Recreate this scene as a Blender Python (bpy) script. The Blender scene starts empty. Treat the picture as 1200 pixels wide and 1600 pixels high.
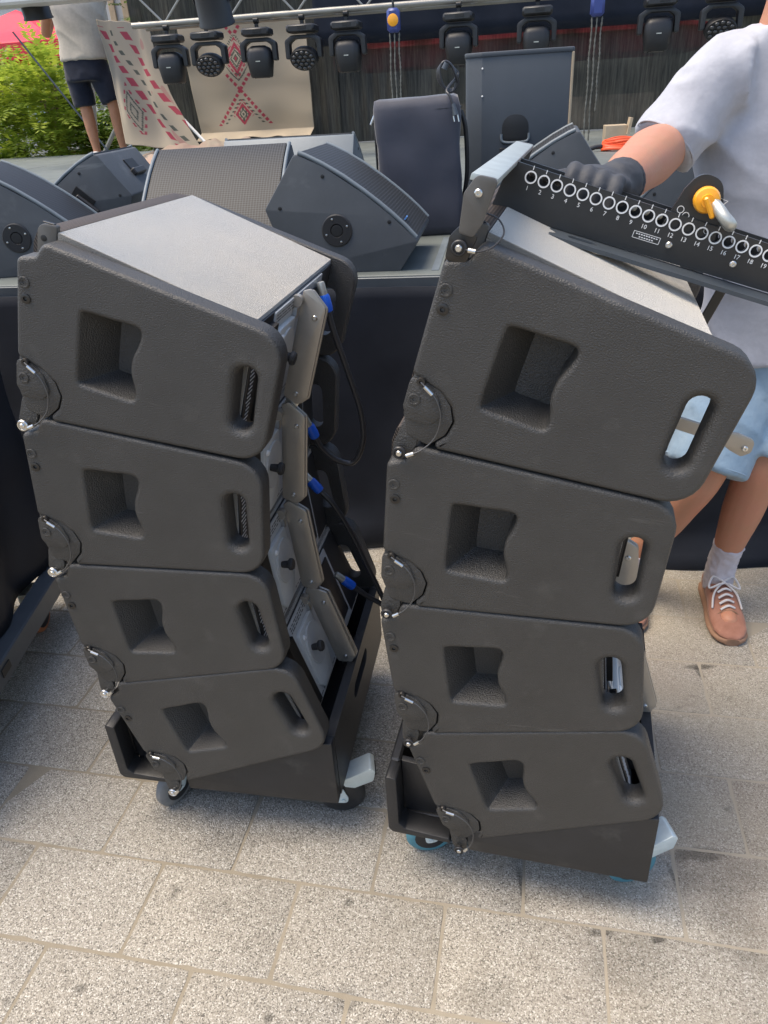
import bpy, bmesh, math, random
import numpy as np
from mathutils import Vector, Matrix, noise
from mathutils.geometry import tessellate_polygon

random.seed(7)
SC = bpy.context.scene
COL = SC.collection
V3 = Vector

# ------------------------------------------------------------------ camera
CAM = V3((0, 0, 1.40))
FPX = 1155.0
RR = V3((0.998088, -0.0304076, -0.0538125))     # image right
RD = V3((-0.0618095, -0.4910161, -0.868955))    # image down
RF = V3((0.0, 0.8706196, -0.4919568))           # view direction
cd = bpy.data.cameras.new("camera")
cam = bpy.data.objects.new("camera", cd)
COL.objects.link(cam)
cd.sensor_fit = 'VERTICAL'; cd.sensor_height = 24.0; cd.lens = FPX / 1600 * 24.0
cd.clip_start = 0.02; cd.clip_end = 400
cam.matrix_world = Matrix(((RR.x, -RD.x, -RF.x, CAM.x), (RR.y, -RD.y, -RF.y, CAM.y), (RR.z, -RD.z, -RF.z, CAM.z), (0, 0, 0, 1)))
SC.camera = cam

# ------------------------------------------------------------------ light
SUN_EL, SUN_AZ = math.radians(70), math.radians(270)    # azimuth clockwise from +Y (away from the camera)
w = bpy.data.worlds.new("World"); SC.world = w; w.use_nodes = True
nt = w.node_tree
sky = nt.nodes.new('ShaderNodeTexSky'); sky.sky_type = 'NISHITA'; sky.sun_disc = False
sky.sun_elevation = SUN_EL; sky.sun_rotation = SUN_AZ
sky.air_density = 1.0; sky.dust_density = 2.5; sky.ozone_density = 1.0
nt.links.new(sky.outputs[0], nt.nodes['Background'].inputs[0])
nt.nodes['Background'].inputs[1].default_value = 0.10
sl = bpy.data.lights.new("sun", 'SUN'); sl.energy = 1.5; sl.angle = math.radians(35); sl.color = (1.0, 0.87, 0.69)
sun = bpy.data.objects.new("sun", sl); COL.objects.link(sun)
sd = V3((math.sin(SUN_AZ) * math.cos(SUN_EL), math.cos(SUN_AZ) * math.cos(SUN_EL), math.sin(SUN_EL)))
sun.rotation_euler = (-sd).to_track_quat('-Z', 'Y').to_euler()
sun.location = (0, 0, 8)
vs = SC.view_settings
vs.view_transform = 'Standard'; vs.look = 'None'; vs.exposure = 1.62; vs.gamma = 1.0; vs.use_curve_mapping = False

# ------------------------------------------------------------------ places in the photograph -> points in the place
def ray(px, py): return RR * ((px - 600) / FPX) + RD * ((py - 800) / FPX) + RF
def at_z(px, py, z): r = ray(px, py); return CAM + r * ((z - CAM.z) / r.z)
def at_y(px, py, y): r = ray(px, py); return CAM + r * (y / r.y)
SA = V3((-.099, 2.278, 0)); SE = V3((.98604, -.16651, 0)); SN = V3((.16651, .98604, 0)); UP = V3((0, 0, 1))
def stage(s, n, z): return SA + SE * s + SN * n + UP * z
def at_depth(px, py, D):          # the vertical plane D metres behind the stage front
    r = ray(px, py); return CAM + r * ((SA + SN * D - CAM).dot(SN) / r.dot(SN))
DECK = .93
ARR = [dict(t=V3((0.981554, -0.191184, 0)), n=V3((0.191156, 0.981413, -0.016977)), k=V3((0.003246, 0.016664, 0.999856)), o=V3((0.19115, 0.9814, 1.4))),
       dict(t=V3((0.96283, -0.270107, 0)), n=V3((0.270104, 0.962821, -0.004357)), k=V3((0.001177, 0.004195, 0.999991)), o=V3((0.24756, 0.88244, 1.4)))]
CABS = [[-0.70395, -0.20942, -0.29903], [-0.77569, -0.48247, -0.11078], [-0.793, -0.76528, 0.09197], [-0.74997, -1.04121, 0.2967],
        [-0.16048, -0.21457, -0.29935], [-0.23933, -0.48921, -0.09556], [-0.25876, -0.7699, 0.09738], [-0.2166, -1.04675, 0.30417]]
def frame(o, X, Y, Z): return Matrix(((X.x, Y.x, Z.x, o.x), (X.y, Y.y, Z.y, o.y), (X.z, Y.z, Z.z, o.z), (0, 0, 0, 1)))
def cab_matrix(i):
    a = ARR[i // 4]; u, v, q = CABS[i]
    U = a['t'] * math.cos(q) + a['k'] * math.sin(q); K = a['k'] * math.cos(q) - a['t'] * math.sin(q)
    return frame(a['o'] + a['t'] * u + a['k'] * v, U, a['n'], K)
def in_cab(i, px, py, wd):        # point of the photograph on the plane wd metres inside cabinet i's near side, in cabinet axes
    M = cab_matrix(i); n = ARR[i // 4]['n']; o = M.translation; r = ray(px, py)
    p = CAM + r * ((o + n * wd - CAM).dot(n) / r.dot(n))
    return M.inverted() @ p

# ------------------------------------------------------------------ materials
def lin(c): return tuple((x / 255 / 12.92 if x / 255 < .04045 else ((x / 255 + .055) / 1.055) ** 2.4) for x in c)
def nd(nt, typ, **kw):
    n = nt.nodes.new('ShaderNode' + typ)
    for k, v in kw.items():
        if k.startswith('i_'):
            key = k[2:].replace('_', ' '); n.inputs[key].default_value = v
        else: setattr(n, k, v)
    return n
def mat(name, c, rough=.5, metal=0., spec=.5, var=.0, vscale=12., c2=None, bump=0., bscale=300., bdist=.001, btype='noise', rvar=0., trans=0., sheen=0., coat=0., sub=0.):
    m = bpy.data.materials.new(name); m.use_nodes = True; nt = m.node_tree; b = nt.nodes['Principled BSDF']; L = nt.links.new
    b.inputs['Base Color'].default_value = (*c, 1); b.inputs['Roughness'].default_value = rough; b.inputs['Metallic'].default_value = metal
    b.inputs['Specular IOR Level'].default_value = spec
    if trans: b.inputs['Transmission Weight'].default_value = trans
    if sheen: b.inputs['Sheen Weight'].default_value = sheen; b.inputs['Sheen Roughness'].default_value = .45; b.inputs['Sheen Tint'].default_value = (1, .97, .9, 1)
    if coat: b.inputs['Coat Weight'].default_value = coat
    if sub: b.inputs['Subsurface Weight'].default_value = sub; b.inputs['Subsurface Radius'].default_value = (.01, .004, .002)
    tc = nd(nt, 'TexCoord')
    if var or c2 or rvar:
        n = nd(nt, 'TexNoise', i_Scale=vscale, i_Detail=6., i_Roughness=.65); L(tc.outputs['Object'], n.inputs['Vector'])
        rp = nd(nt, 'ValToRGB'); rp.color_ramp.elements[0].position = .3; rp.color_ramp.elements[1].position = .72
        d = c2 if c2 else tuple(x * (1 + var) + var * .02 for x in c)
        a = c if c2 else tuple(x * (1 - var) for x in c)
        rp.color_ramp.elements[0].color = (*a, 1); rp.color_ramp.elements[1].color = (*d, 1)
        L(n.outputs['Fac'], rp.inputs[0]); L(rp.outputs[0], b.inputs['Base Color'])
        if rvar:
            mr = nd(nt, 'MapRange'); mr.inputs[3].default_value = rough - rvar; mr.inputs[4].default_value = rough + rvar
            L(n.outputs['Fac'], mr.inputs[0]); L(mr.outputs[0], b.inputs['Roughness'])
    if bump:
        if btype == 'voronoi': n2 = nd(nt, 'TexVoronoi', i_Scale=bscale); o = n2.outputs['Distance']
        elif btype == 'wave': n2 = nd(nt, 'TexWave', i_Scale=bscale, i_Distortion=1.5, i_Detail=2.); o = n2.outputs['Fac']
        else: n2 = nd(nt, 'TexNoise', i_Scale=bscale, i_Detail=3.); o = n2.outputs['Fac']
        L(tc.outputs['Object'], n2.inputs['Vector'])
        bp = nd(nt, 'Bump', i_Strength=bump, i_Distance=bdist); L(o, bp.inputs['Height']); L(bp.outputs[0], b.inputs['Normal'])
    return m

def perforated(name, c, hole, scale):
    m = mat(name, c, .55, 0., spec=.3); nt = m.node_tree; b = nt.nodes['Principled BSDF']; L = nt.links.new
    at = nd(nt, 'Attribute', attribute_name='guv'); vo = nd(nt, 'TexVoronoi', i_Scale=scale, i_Randomness=0.); vo.voronoi_dimensions = '2D'; L(at.outputs['Vector'], vo.inputs['Vector'])
    rp = nd(nt, 'ValToRGB'); e = rp.color_ramp.elements; e[0].position = .36; e[1].position = .46
    e[0].color = (*hole, 1); e[1].color = (*c, 1)
    L(vo.outputs['Distance'], rp.inputs[0]); L(rp.outputs[0], b.inputs['Base Color'])
    bp = nd(nt, 'Bump', i_Strength=.8, i_Distance=.002); L(rp.outputs[0], bp.inputs['Height']); L(bp.outputs[0], b.inputs['Normal'])
    return m

MT = {}
MT['panel'] = mat('moulded_black', (.038, .0365, .0335), .43, spec=.55, var=.12, vscale=11, bump=.85, bscale=470, bdist=.0022, btype='noise', rvar=.07)
MT['wood'] = mat('textured_paint_sunlit', (.095, .097, .092), .42, spec=.75, c2=(.23, .20, .15), vscale=3.2, bump=.9, bscale=560, bdist=.0022, rvar=.06, sheen=1.0)  # lighter base and beige patches put the tops' sunlight and sky sheen into colour
MT['cart'] = mat('cart_paint', (.0125, .013, .0145), .45, spec=.5, var=.15, vscale=10, bump=.5, bscale=600, bdist=.001)
MT['darkmesh'] = perforated('dark_mesh', (.028, .031, .036), (.006, .006, .007), 150)
MT['black'] = mat('black_plastic', (.018, .018, .019), .45, bump=.1, bscale=300)
MT['dark'] = mat('dark_metal', (.05, .048, .046), .38, .75, var=.15, vscale=30)
MT['steel'] = mat('zinc_steel', (.62, .62, .60), .28, 1., var=.08, vscale=25)
MT['zinc'] = mat('bright_zinc', (.58, .66, .66), .32, .2, var=.1, vscale=30)
MT['nickel'] = mat('nickel_plate', (.34, .315, .275), .38, .55, var=.06, vscale=18, bump=.05, bscale=250)
MT['ampplate'] = mat('silver_plate', (.46, .47, .46), .42, .12, var=.06, vscale=30, bump=.05, bscale=300)
MT['dial'] = mat('dial_plate', (.54, .56, .55), .4, .1, var=.04, vscale=20)
MT['grille'] = perforated('perforated_steel', (.10, .078, .062), (.012, .01, .009), 190)
MT['mongrille'] = perforated('monitor_mesh', (.042, .046, .051), (.005, .0055, .006), 105)
MT['monitor'] = mat('monitor_paint', (.054, .060, .066), .55, spec=.5, var=.12, vscale=7, bump=.35, bscale=500, bdist=.001)
MT['monlight'] = mat('monitor_frame', (.13, .155, .172), .5, var=.1, vscale=8, bump=.3, bscale=500)
MT['subpaint'] = mat('subwoofer_paint', (.052, .062, .073), .6, var=.1, vscale=5, bump=.3, bscale=500)
MT['rubber'] = mat('black_rubber', (.02, .02, .021), .6, var=.2, vscale=40)
MT['greytyre'] = mat('grey_tyre', (.17, .17, .165), .6, var=.15, vscale=40)
MT['bluetyre'] = mat('blue_tyre', (.07, .22, .27), .5, var=.2, vscale=40)
MT['orangetyre'] = mat('orange_tyre', (.45, .16, .06), .5, var=.2, vscale=40)
MT['blueplug'] = mat('blue_plug', (.012, .11, .62), .4, bump=.1, bscale=200)
MT['lanyard'] = mat('lanyard_wire', (.10, .10, .10), .4, .5)
MT['cable'] = mat('black_cable', (.03, .03, .032), .38)
MT['white'] = mat('white_print', (.75, .75, .73), .5)
MT['yellow'] = mat('yellow_pin', (.85, .36, .01), .38, coat=.3)
MT['galv'] = mat('galvanised', (.50, .50, .45), .42, .7, var=.15, vscale=40)
MT['fly'] = mat('fly_bar_paint', (.014, .0155, .0175), .35, spec=.6, var=.15, vscale=20, bump=.08, bscale=300)
MT['flygrey'] = mat('fly_bar_pale', (.36, .40, .39), .42, .35, var=.12, vscale=30)  # paler grey for the top plate of the cross bar
MT['flyend'] = mat('fly_bar_end', (.095, .09, .082), .45, .3, var=.1, vscale=30)
MT['label'] = mat('label_black', (.01, .01, .01), .5)
MT['bluelabel'] = mat('badge_blue', (.10, .25, .55), .4)
MT['deck'] = mat('stage_plywood', (.11, .125, .118), .6, var=.2, vscale=5, bump=.3, bscale=140, rvar=.08)
MT['skirt'] = mat('black_skirt', (.010, .0125, .019), .85, spec=.2, sheen=.15, var=.2, vscale=3, bump=.2, bscale=700)
MT['cover'] = mat('black_cover', (.008, .010, .015), .55, spec=.4, var=.2, vscale=4, bump=.2, bscale=500)
MT['dolly'] = mat('dolly_paint', (.06, .072, .084), .4, .2, var=.15, vscale=9)
MT['bag'] = mat('navy_nylon', (.042, .045, .062), .7, sheen=.3, var=.08, vscale=6, bump=.35, bscale=900, bdist=.0006)
MT['lamp'] = mat('lamp_housing', (.012, .0125, .014), .45, var=.1, vscale=12)
MT['lampgrey'] = mat('lamp_yoke', (.02, .021, .023), .42, var=.1, vscale=12)
MT['lens'] = mat('led_lens', (.05, .05, .052), .15, coat=.6)
MT['alu'] = mat('truss_aluminium', (.30, .29, .26), .45, .6, var=.1, vscale=10)
MT['card'] = mat('cardboard', (.42, .33, .22), .8, var=.1, vscale=12)
MT['orange'] = mat('orange_cord', (.75, .10, .03), .45)
MT['hoist'] = mat('hoist_blue', (.03, .05, .2), .4)
MT['chain'] = mat('chain_steel', (.16, .155, .13), .5, .5, var=.2, vscale=60)
MT['skin'] = mat('skin', (.43, .215, .125), .52, spec=.4, c2=(.47, .20, .125), vscale=14, bump=.35, bscale=160, bdist=.0015, sub=.12)
MT['skin2'] = mat('tanned_skin', (.46, .22, .125), .5, spec=.4, var=.10, vscale=14, sub=.1)
MT['tee'] = mat('heather_cotton', (.38, .39, .43), .85, spec=.2, sheen=.12, var=.06, vscale=55, bump=.35, bscale=24, bdist=.008)
MT['tee2'] = mat('beige_cotton', (.46, .42, .36), .9, spec=.2, sheen=.2, var=.08, vscale=40)
MT['denim'] = mat('light_denim', (.175, .275, .385), .85, spec=.2, sheen=.12, c2=(.30, .395, .475), vscale=7, bump=.4, bscale=34, bdist=.008)
MT['navy'] = mat('navy_cotton', (.014, .018, .032), .85, spec=.2, sheen=.2, var=.2, vscale=8)
MT['sock'] = mat('white_sock', (.50, .46, .48), .9, var=.08, vscale=60, bump=.3, bscale=500)
MT['shoe'] = mat('tan_suede', (.25, .105, .065), .8, sheen=.15, c2=(.36, .17, .115), vscale=26, bump=.2, bscale=600)
MT['sole'] = mat('gum_sole', (.27, .15, .09), .7, var=.12, vscale=20)
MT['lace'] = mat('white_lace', (.58, .55, .53), .8)
MT['glove'] = mat('dark_glove', (.035, .038, .045), .7, var=.15, vscale=20, bump=.3, bscale=500)
MT['hair'] = mat('dark_hair', (.03, .02, .015), .6)
MT['redtent'] = mat('red_canopy', (.62, .02, .045), .6, var=.1, vscale=2)
MT['fence'] = mat('white_fence', (.62, .62, .60), .6, var=.1, vscale=5)
MT['bldg'] = mat('pale_wall', (.40, .42, .42), .8, var=.1, vscale=1.)
MT['glass'] = mat('window_glass', (.20, .30, .34), .1, spec=.8)
MT['bark'] = mat('bark', (.30, .21, .14), .9, var=.25, vscale=20, bump=.6, bscale=40, bdist=.01)
MT['earth'] = mat('garden_soil', (.11, .10, .05), .95, var=.3, vscale=3)

def scuffs(m, c, amount=.5, scale=22.):
    """dust specks, rubbed patches and a few stretched scratches on top of a finished material"""
    nt = m.node_tree; b = nt.nodes['Principled BSDF']; L = nt.links.new; src = b.inputs['Base Color'].links[0].from_socket
    tc = nd(nt, 'TexCoord'); oi = nd(nt, 'ObjectInfo'); ad = nd(nt, 'VectorMath', operation='ADD'); L(tc.outputs['Object'], ad.inputs[0]); L(oi.outputs['Location'], ad.inputs[1])
    masks = []
    for sc_, lo, hi, st_ in ((scale, .60, .80, (1, 1, 1)), (scale * 9, .70, .78, (1, 1, 1)), (scale * 2.2, .70, .74, (.12, 1, 1.6))):
        mp = nd(nt, 'Mapping'); mp.inputs['Scale'].default_value = st_; mp.inputs['Rotation'].default_value = (0, .4 if st_[0] != 1 else 0, 0); L(ad.outputs[0], mp.inputs[0])
        n = nd(nt, 'TexNoise', i_Scale=sc_, i_Detail=4., i_Roughness=.6); L(mp.outputs[0], n.inputs['Vector'])
        mr = nd(nt, 'MapRange'); mr.inputs[1].default_value = lo; mr.inputs[2].default_value = hi; mr.inputs[4].default_value = amount; L(n.outputs['Fac'], mr.inputs[0]); masks.append(mr.outputs[0])
    a1 = nd(nt, 'Math', operation='MAXIMUM'); L(masks[0], a1.inputs[0]); L(masks[1], a1.inputs[1]); a2 = nd(nt, 'Math', operation='MAXIMUM'); L(a1.outputs[0], a2.inputs[0]); L(masks[2], a2.inputs[1])
    mx = nd(nt, 'Mix', data_type='RGBA'); L(a2.outputs[0], mx.inputs[0]); L(src, mx.inputs[6]); mx.inputs[7].default_value = (*c, 1); L(mx.outputs[2], b.inputs['Base Color'])
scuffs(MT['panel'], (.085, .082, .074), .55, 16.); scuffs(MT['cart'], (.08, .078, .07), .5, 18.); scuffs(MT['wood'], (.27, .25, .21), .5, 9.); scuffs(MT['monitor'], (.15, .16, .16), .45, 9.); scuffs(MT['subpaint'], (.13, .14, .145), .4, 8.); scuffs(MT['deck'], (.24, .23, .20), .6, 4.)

# ------------------------------------------------------------------ mesh helpers
class MB:
    def __init__(s): s.v = []; s.f = []
    def add(s, vs, fs):
        o = len(s.v); s.v += [tuple(x) for x in vs]; s.f += [tuple(i + o for i in f) for f in fs]; return s
    def box(s, c, d, rot=None, b=0.):
        hx, hy, hz = d[0] / 2, d[1] / 2, d[2] / 2
        if b:
            b = min(b, hx * .9, hy * .9, hz * .9)
            vs, fs = [], []
            idx = {}
            for sx in (-1, 1):
                for sy in (-1, 1):
                    for sz in (-1, 1):
                        for ax in range(3):
                            p = [sx * (hx - b), sy * (hy - b), sz * (hz - b)]
                            p[ax] = (sx * hx, sy * hy, sz * hz)[ax]
                            idx[(sx, sy, sz, ax)] = len(vs); vs.append(V3(p))
            for sx in (-1, 1):
                for sy in (-1, 1):
                    for sz in (-1, 1):
                        f = [idx[(sx, sy, sz, a)] for a in range(3)]; fs.append(f if sx * sy * sz > 0 else f[::-1])
            for ax in range(3):
                o1, o2 = (ax + 1) % 3, (ax + 2) % 3
                for sg in (-1, 1):
                    q = []
                    for (a, c2) in ((-1, -1), (1, -1), (1, 1), (-1, 1)):
                        k = [0, 0, 0]; k[ax] = sg; k[o1] = a; k[o2] = c2; q.append(idx[(*k, ax)])
                    fs.append(q if sg > 0 else q[::-1])
                for a in (-1, 1):
                    for c2 in (-1, 1):
                        k0 = [0, 0, 0]; k1 = [0, 0, 0]; k0[ax] = -1; k1[ax] = 1
                        for k in (k0, k1): k[o1] = a; k[o2] = c2
                        q = [idx[(*k0, o1)], idx[(*k1, o1)], idx[(*k1, o2)], idx[(*k0, o2)]]
                        fs.append(q if a * c2 > 0 else q[::-1])
        else:
            vs = [V3((x * hx, y * hy, z * hz)) for x in (-1, 1) for y in (-1, 1) for z in (-1, 1)]
            fs = [(0, 1, 3, 2), (4, 6, 7, 5), (0, 4, 5, 1), (2, 3, 7, 6), (0, 2, 6, 4), (1, 5, 7, 3)]
        R = rot if rot is not None else Matrix.Identity(3)
        return s.add([R @ p + V3(c) for p in vs], fs)
    def tube(s, pts, r, seg=8, cap=True, closed=False):
        pts = [V3(p) for p in pts]; n = len(pts); rs = r if isinstance(r, (list, tuple)) else [r] * n
        vs = []; fs = []; up = None
        for i, p in enumerate(pts):
            a = pts[(i - 1) % n] if (closed or i > 0) else p; b = pts[(i + 1) % n] if (closed or i < n - 1) else p
            t = (b - a).normalized()
            if up is None:
                up = V3((0, 0, 1)) if abs(t.z) < .9 else V3((1, 0, 0))
            x = t.cross(up).normalized(); y = x.cross(t).normalized(); up = y
            for k in range(seg):
                an = 2 * math.pi * k / seg; vs.append(p + x * (rs[i] * math.cos(an)) + y * (rs[i] * math.sin(an)))
        for i in range(n if closed else n - 1):
            j = (i + 1) % n
            for k in range(seg): fs.append((i * seg + k, i * seg + (k + 1) % seg, j * seg + (k + 1) % seg, j * seg + k))
        if cap and not closed: fs.append(tuple(range(seg))[::-1]); fs.append(tuple((n - 1) * seg + k for k in range(seg)))
        return s.add(vs, fs)
    def lathe(s, prof, c=(0, 0, 0), axis='y', seg=20, M=None):     # prof: (radius, along axis)
        vs = []; fs = []
        for (r, h) in prof:
            for k in range(seg):
                a = 2 * math.pi * k / seg; x, y = r * math.cos(a), r * math.sin(a)
                p = {'y': (x, h, y), 'z': (x, y, h), 'x': (h, x, y)}[axis]
                p = V3(p)
                vs.append((M @ p if M is not None else p) + V3(c))
        n = len(prof)
        for i in range(n - 1):
            for k in range(seg): fs.append((i * seg + k, i * seg + (k + 1) % seg, (i + 1) * seg + (k + 1) % seg, (i + 1) * seg + k))
        fs.append(tuple(range(seg))[::-1]); fs.append(tuple((n - 1) * seg + k for k in range(seg)))
        return s.add(vs, fs)
    def prism(s, poly, y0, y1, b=0., ax='y'):
        """poly in (x, z); runs y0..y1; b = edge bevel"""
        poly = ccw(poly); rings = []
        if b:
            for (d, y) in ((b, y0), (b * .3, y0 + b * .3), (0, y0 + b), (0, y1 - b), (b * .3, y1 - b * .3), (b, y1)): rings.append((offset(poly, -d), y))
        else: rings = [(poly, y0), (poly, y1)]
        n = len(poly); vs = []
        for (q, y) in rings:
            for (a, c) in q: vs.append({'y': (a, y, c), 'x': (y, a, c), 'z': (a, c, y)}[ax])
        fs = []
        for i in range(len(rings) - 1):
            for k in range(n):
                fs.append((i * n + k, i * n + (k + 1) % n, (i + 1) * n + (k + 1) % n, (i + 1) * n + k))
        tri = tess([rings[0][0]])
        fs += [t for t in tri]; o = (len(rings) - 1) * n
        fs += [tuple(i + o for i in t[::-1]) for t in tess([rings[-1][0]])]
        return s.add(vs, fs)
    def sphere(s, c, r, seg=12, rings=8, sc=(1, 1, 1)):
        prof = [(max(1e-4, r * math.sin(math.pi * i / rings)), -r * math.cos(math.pi * i / rings)) for i in range(rings + 1)]
        m = MB(); m.lathe(prof, axis='z', seg=seg)
        return s.add([V3((p[0] * sc[0], p[1] * sc[1], p[2] * sc[2])) + V3(c) for p in m.v], m.f)
    def xf(s, M): s.v = [tuple(M @ V3(p)) for p in s.v]; return s
    def mesh(s, name, material=None, smooth=35, weld=False):
        me = bpy.data.meshes.new(name); me.from_pydata(s.v, [], s.f)
        bm = bmesh.new(); bm.from_mesh(me)
        if weld: bmesh.ops.remove_doubles(bm, verts=bm.verts, dist=1e-5)
        bmesh.ops.recalc_face_normals(bm, faces=bm.faces); bm.to_mesh(me); bm.free()
        if smooth:
            me.shade_smooth(); me.set_sharp_from_angle(angle=math.radians(smooth))
        if material: me.materials.append(MT[material] if isinstance(material, str) else material)
        return me
    def build(s, name, material, parent=None, smooth=35, weld=False):
        return link(name, s.mesh(name, material, smooth, weld), parent)

def link(name, me, parent=None):
    o = bpy.data.objects.new(name, me); COL.objects.link(o)
    if parent is not None: o.parent = parent
    return o
def tag(o, label, cat, group=None, kind=None):
    o['label'] = label
    if cat: o['category'] = cat
    if group: o['group'] = group
    if kind: o['kind'] = kind
    return o
def empty(name, M, label, cat, group=None):
    o = bpy.data.objects.new(name, None); COL.objects.link(o); o.empty_display_size = .05
    o.matrix_world = M if isinstance(M, Matrix) else Matrix.Translation(M)
    return tag(o, label, cat, group)
def copy_tree(o, parent=None):
    c = o.copy(); COL.objects.link(c)
    if parent is not None: c.parent = parent
    for ch in list(KIDS.get(o.name, [])) or [k for k in o.children]: copy_tree(ch, c)
    return c
KIDS = {}
def area2(p): return sum(p[i][0] * p[(i + 1) % len(p)][1] - p[(i + 1) % len(p)][0] * p[i][1] for i in range(len(p)))
def ccw(p): return list(p) if area2(p) > 0 else list(p)[::-1]
def offset(p, d):      # positive = outwards, for a counter-clockwise outline
    n = len(p); out = []
    for i in range(n):
        a, b, c = V3((*p[i - 1], 0)), V3((*p[i], 0)), V3((*p[(i + 1) % n], 0))
        e1 = (b - a).normalized(); e2 = (c - b).normalized()
        n1 = V3((e1.y, -e1.x, 0)); n2 = V3((e2.y, -e2.x, 0)); m = n1 + n2
        if m.length < 1e-6: m = n1
        m.normalize(); k = 1 / max(.5, m.dot(n1)); q = b + m * (d * k); out.append((q.x, q.y))
    return out
def tess(loops):
    return [tuple(t) for t in tessellate_polygon([[V3((a, b, 0)) for a, b in l] for l in loops])]
def rounded(pts, seg=5):      # [(x, y, r)]
    out = []; n = len(pts)
    for i in range(n):
        p = V3((pts[i][0], pts[i][1], 0)); a = V3((pts[i - 1][0], pts[i - 1][1], 0)); b = V3((pts[(i + 1) % n][0], pts[(i + 1) % n][1], 0)); r = pts[i][2]
        d1 = (a - p); d2 = (b - p)
        if r <= 0: out.append((p.x, p.y)); continue
        l1, l2 = d1.length, d2.length; d1.normalize(); d2.normalize()
        ang = math.acos(max(-1, min(1, d1.dot(d2)))); tl = min(r / max(1e-4, math.tan(ang / 2)), l1 * .49, l2 * .49); rr = tl * math.tan(ang / 2)
        bis = (d1 + d2)
        if bis.length < 1e-4: out.append((p.x, p.y)); continue
        c = p + bis.normalized() * (rr / math.sin(ang / 2)); s0 = p + d1 * tl - c; s1 = p + d2 * tl - c
        a0 = math.atan2(s0.y, s0.x); a1 = math.atan2(s1.y, s1.x); da = (a1 - a0 + math.pi) % (2 * math.pi) - math.pi
        for k in range(seg + 1): an = a0 + da * k / seg; out.append((c.x + rr * math.cos(an), c.y + rr * math.sin(an)))
    return out
def stadium(c0, c1, r, seg=9):
    d = math.atan2(c1[1] - c0[1], c1[0] - c0[0]); out = []
    for k in range(seg + 1): a = d - math.pi / 2 + math.pi * k / seg; out.append((c1[0] + r * math.cos(a), c1[1] + r * math.sin(a)))
    for k in range(seg + 1): a = d + math.pi / 2 + math.pi * k / seg; out.append((c0[0] + r * math.cos(a), c0[1] + r * math.sin(a)))
    return out
def circ(c, r, n=16): return [(c[0] + r * math.cos(2 * math.pi * k / n), c[1] + r * math.sin(2 * math.pi * k / n)) for k in range(n)]
def spline(pts, n=8, closed=False):
    P = [V3(p) for p in pts]; out = []; N = len(P)
    for i in range(N if closed else N - 1):
        p0 = P[i - 1] if (closed or i > 0) else P[0]; p1 = P[i]; p2 = P[(i + 1) % N]; p3 = P[(i + 2) % N] if (closed or i < N - 2) else P[-1]
        for k in range(n):
            t = k / n; out.append(.5 * ((2 * p1) + (p2 - p0) * t + (2 * p0 - 5 * p1 + 4 * p2 - p3) * t * t + (3 * p1 - p0 - 3 * p2 + p3) * t ** 3))
    if not closed: out.append(P[-1])
    return out
def guv(me, fn):       # sheet coordinates for perforated metal
    a = me.attributes.new('guv', 'FLOAT_VECTOR', 'POINT'); c = []
    for v in me.vertices: u, w_ = fn(v.co); c += [u + (.5 * w_ if False else 0), w_, 0.]
    a.data.foreach_set('vector', c)
def text_mesh(s, size, material, depth=.0004):
    cu = bpy.data.curves.new('lettering', 'FONT'); cu.body = s; cu.size = size; cu.extrude = depth; cu.align_x = 'CENTER'; cu.align_y = 'CENTER'; cu.resolution_u = 2
    o = bpy.data.objects.new('lettering', cu); COL.objects.link(o); dg = bpy.context.evaluated_depsgraph_get()
    me = bpy.data.meshes.new_from_object(o.evaluated_get(dg)); bpy.data.objects.remove(o); bpy.data.curves.remove(cu)
    me.name = 'lettering'; me.materials.clear(); me.materials.append(MT[material]); return me

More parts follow.
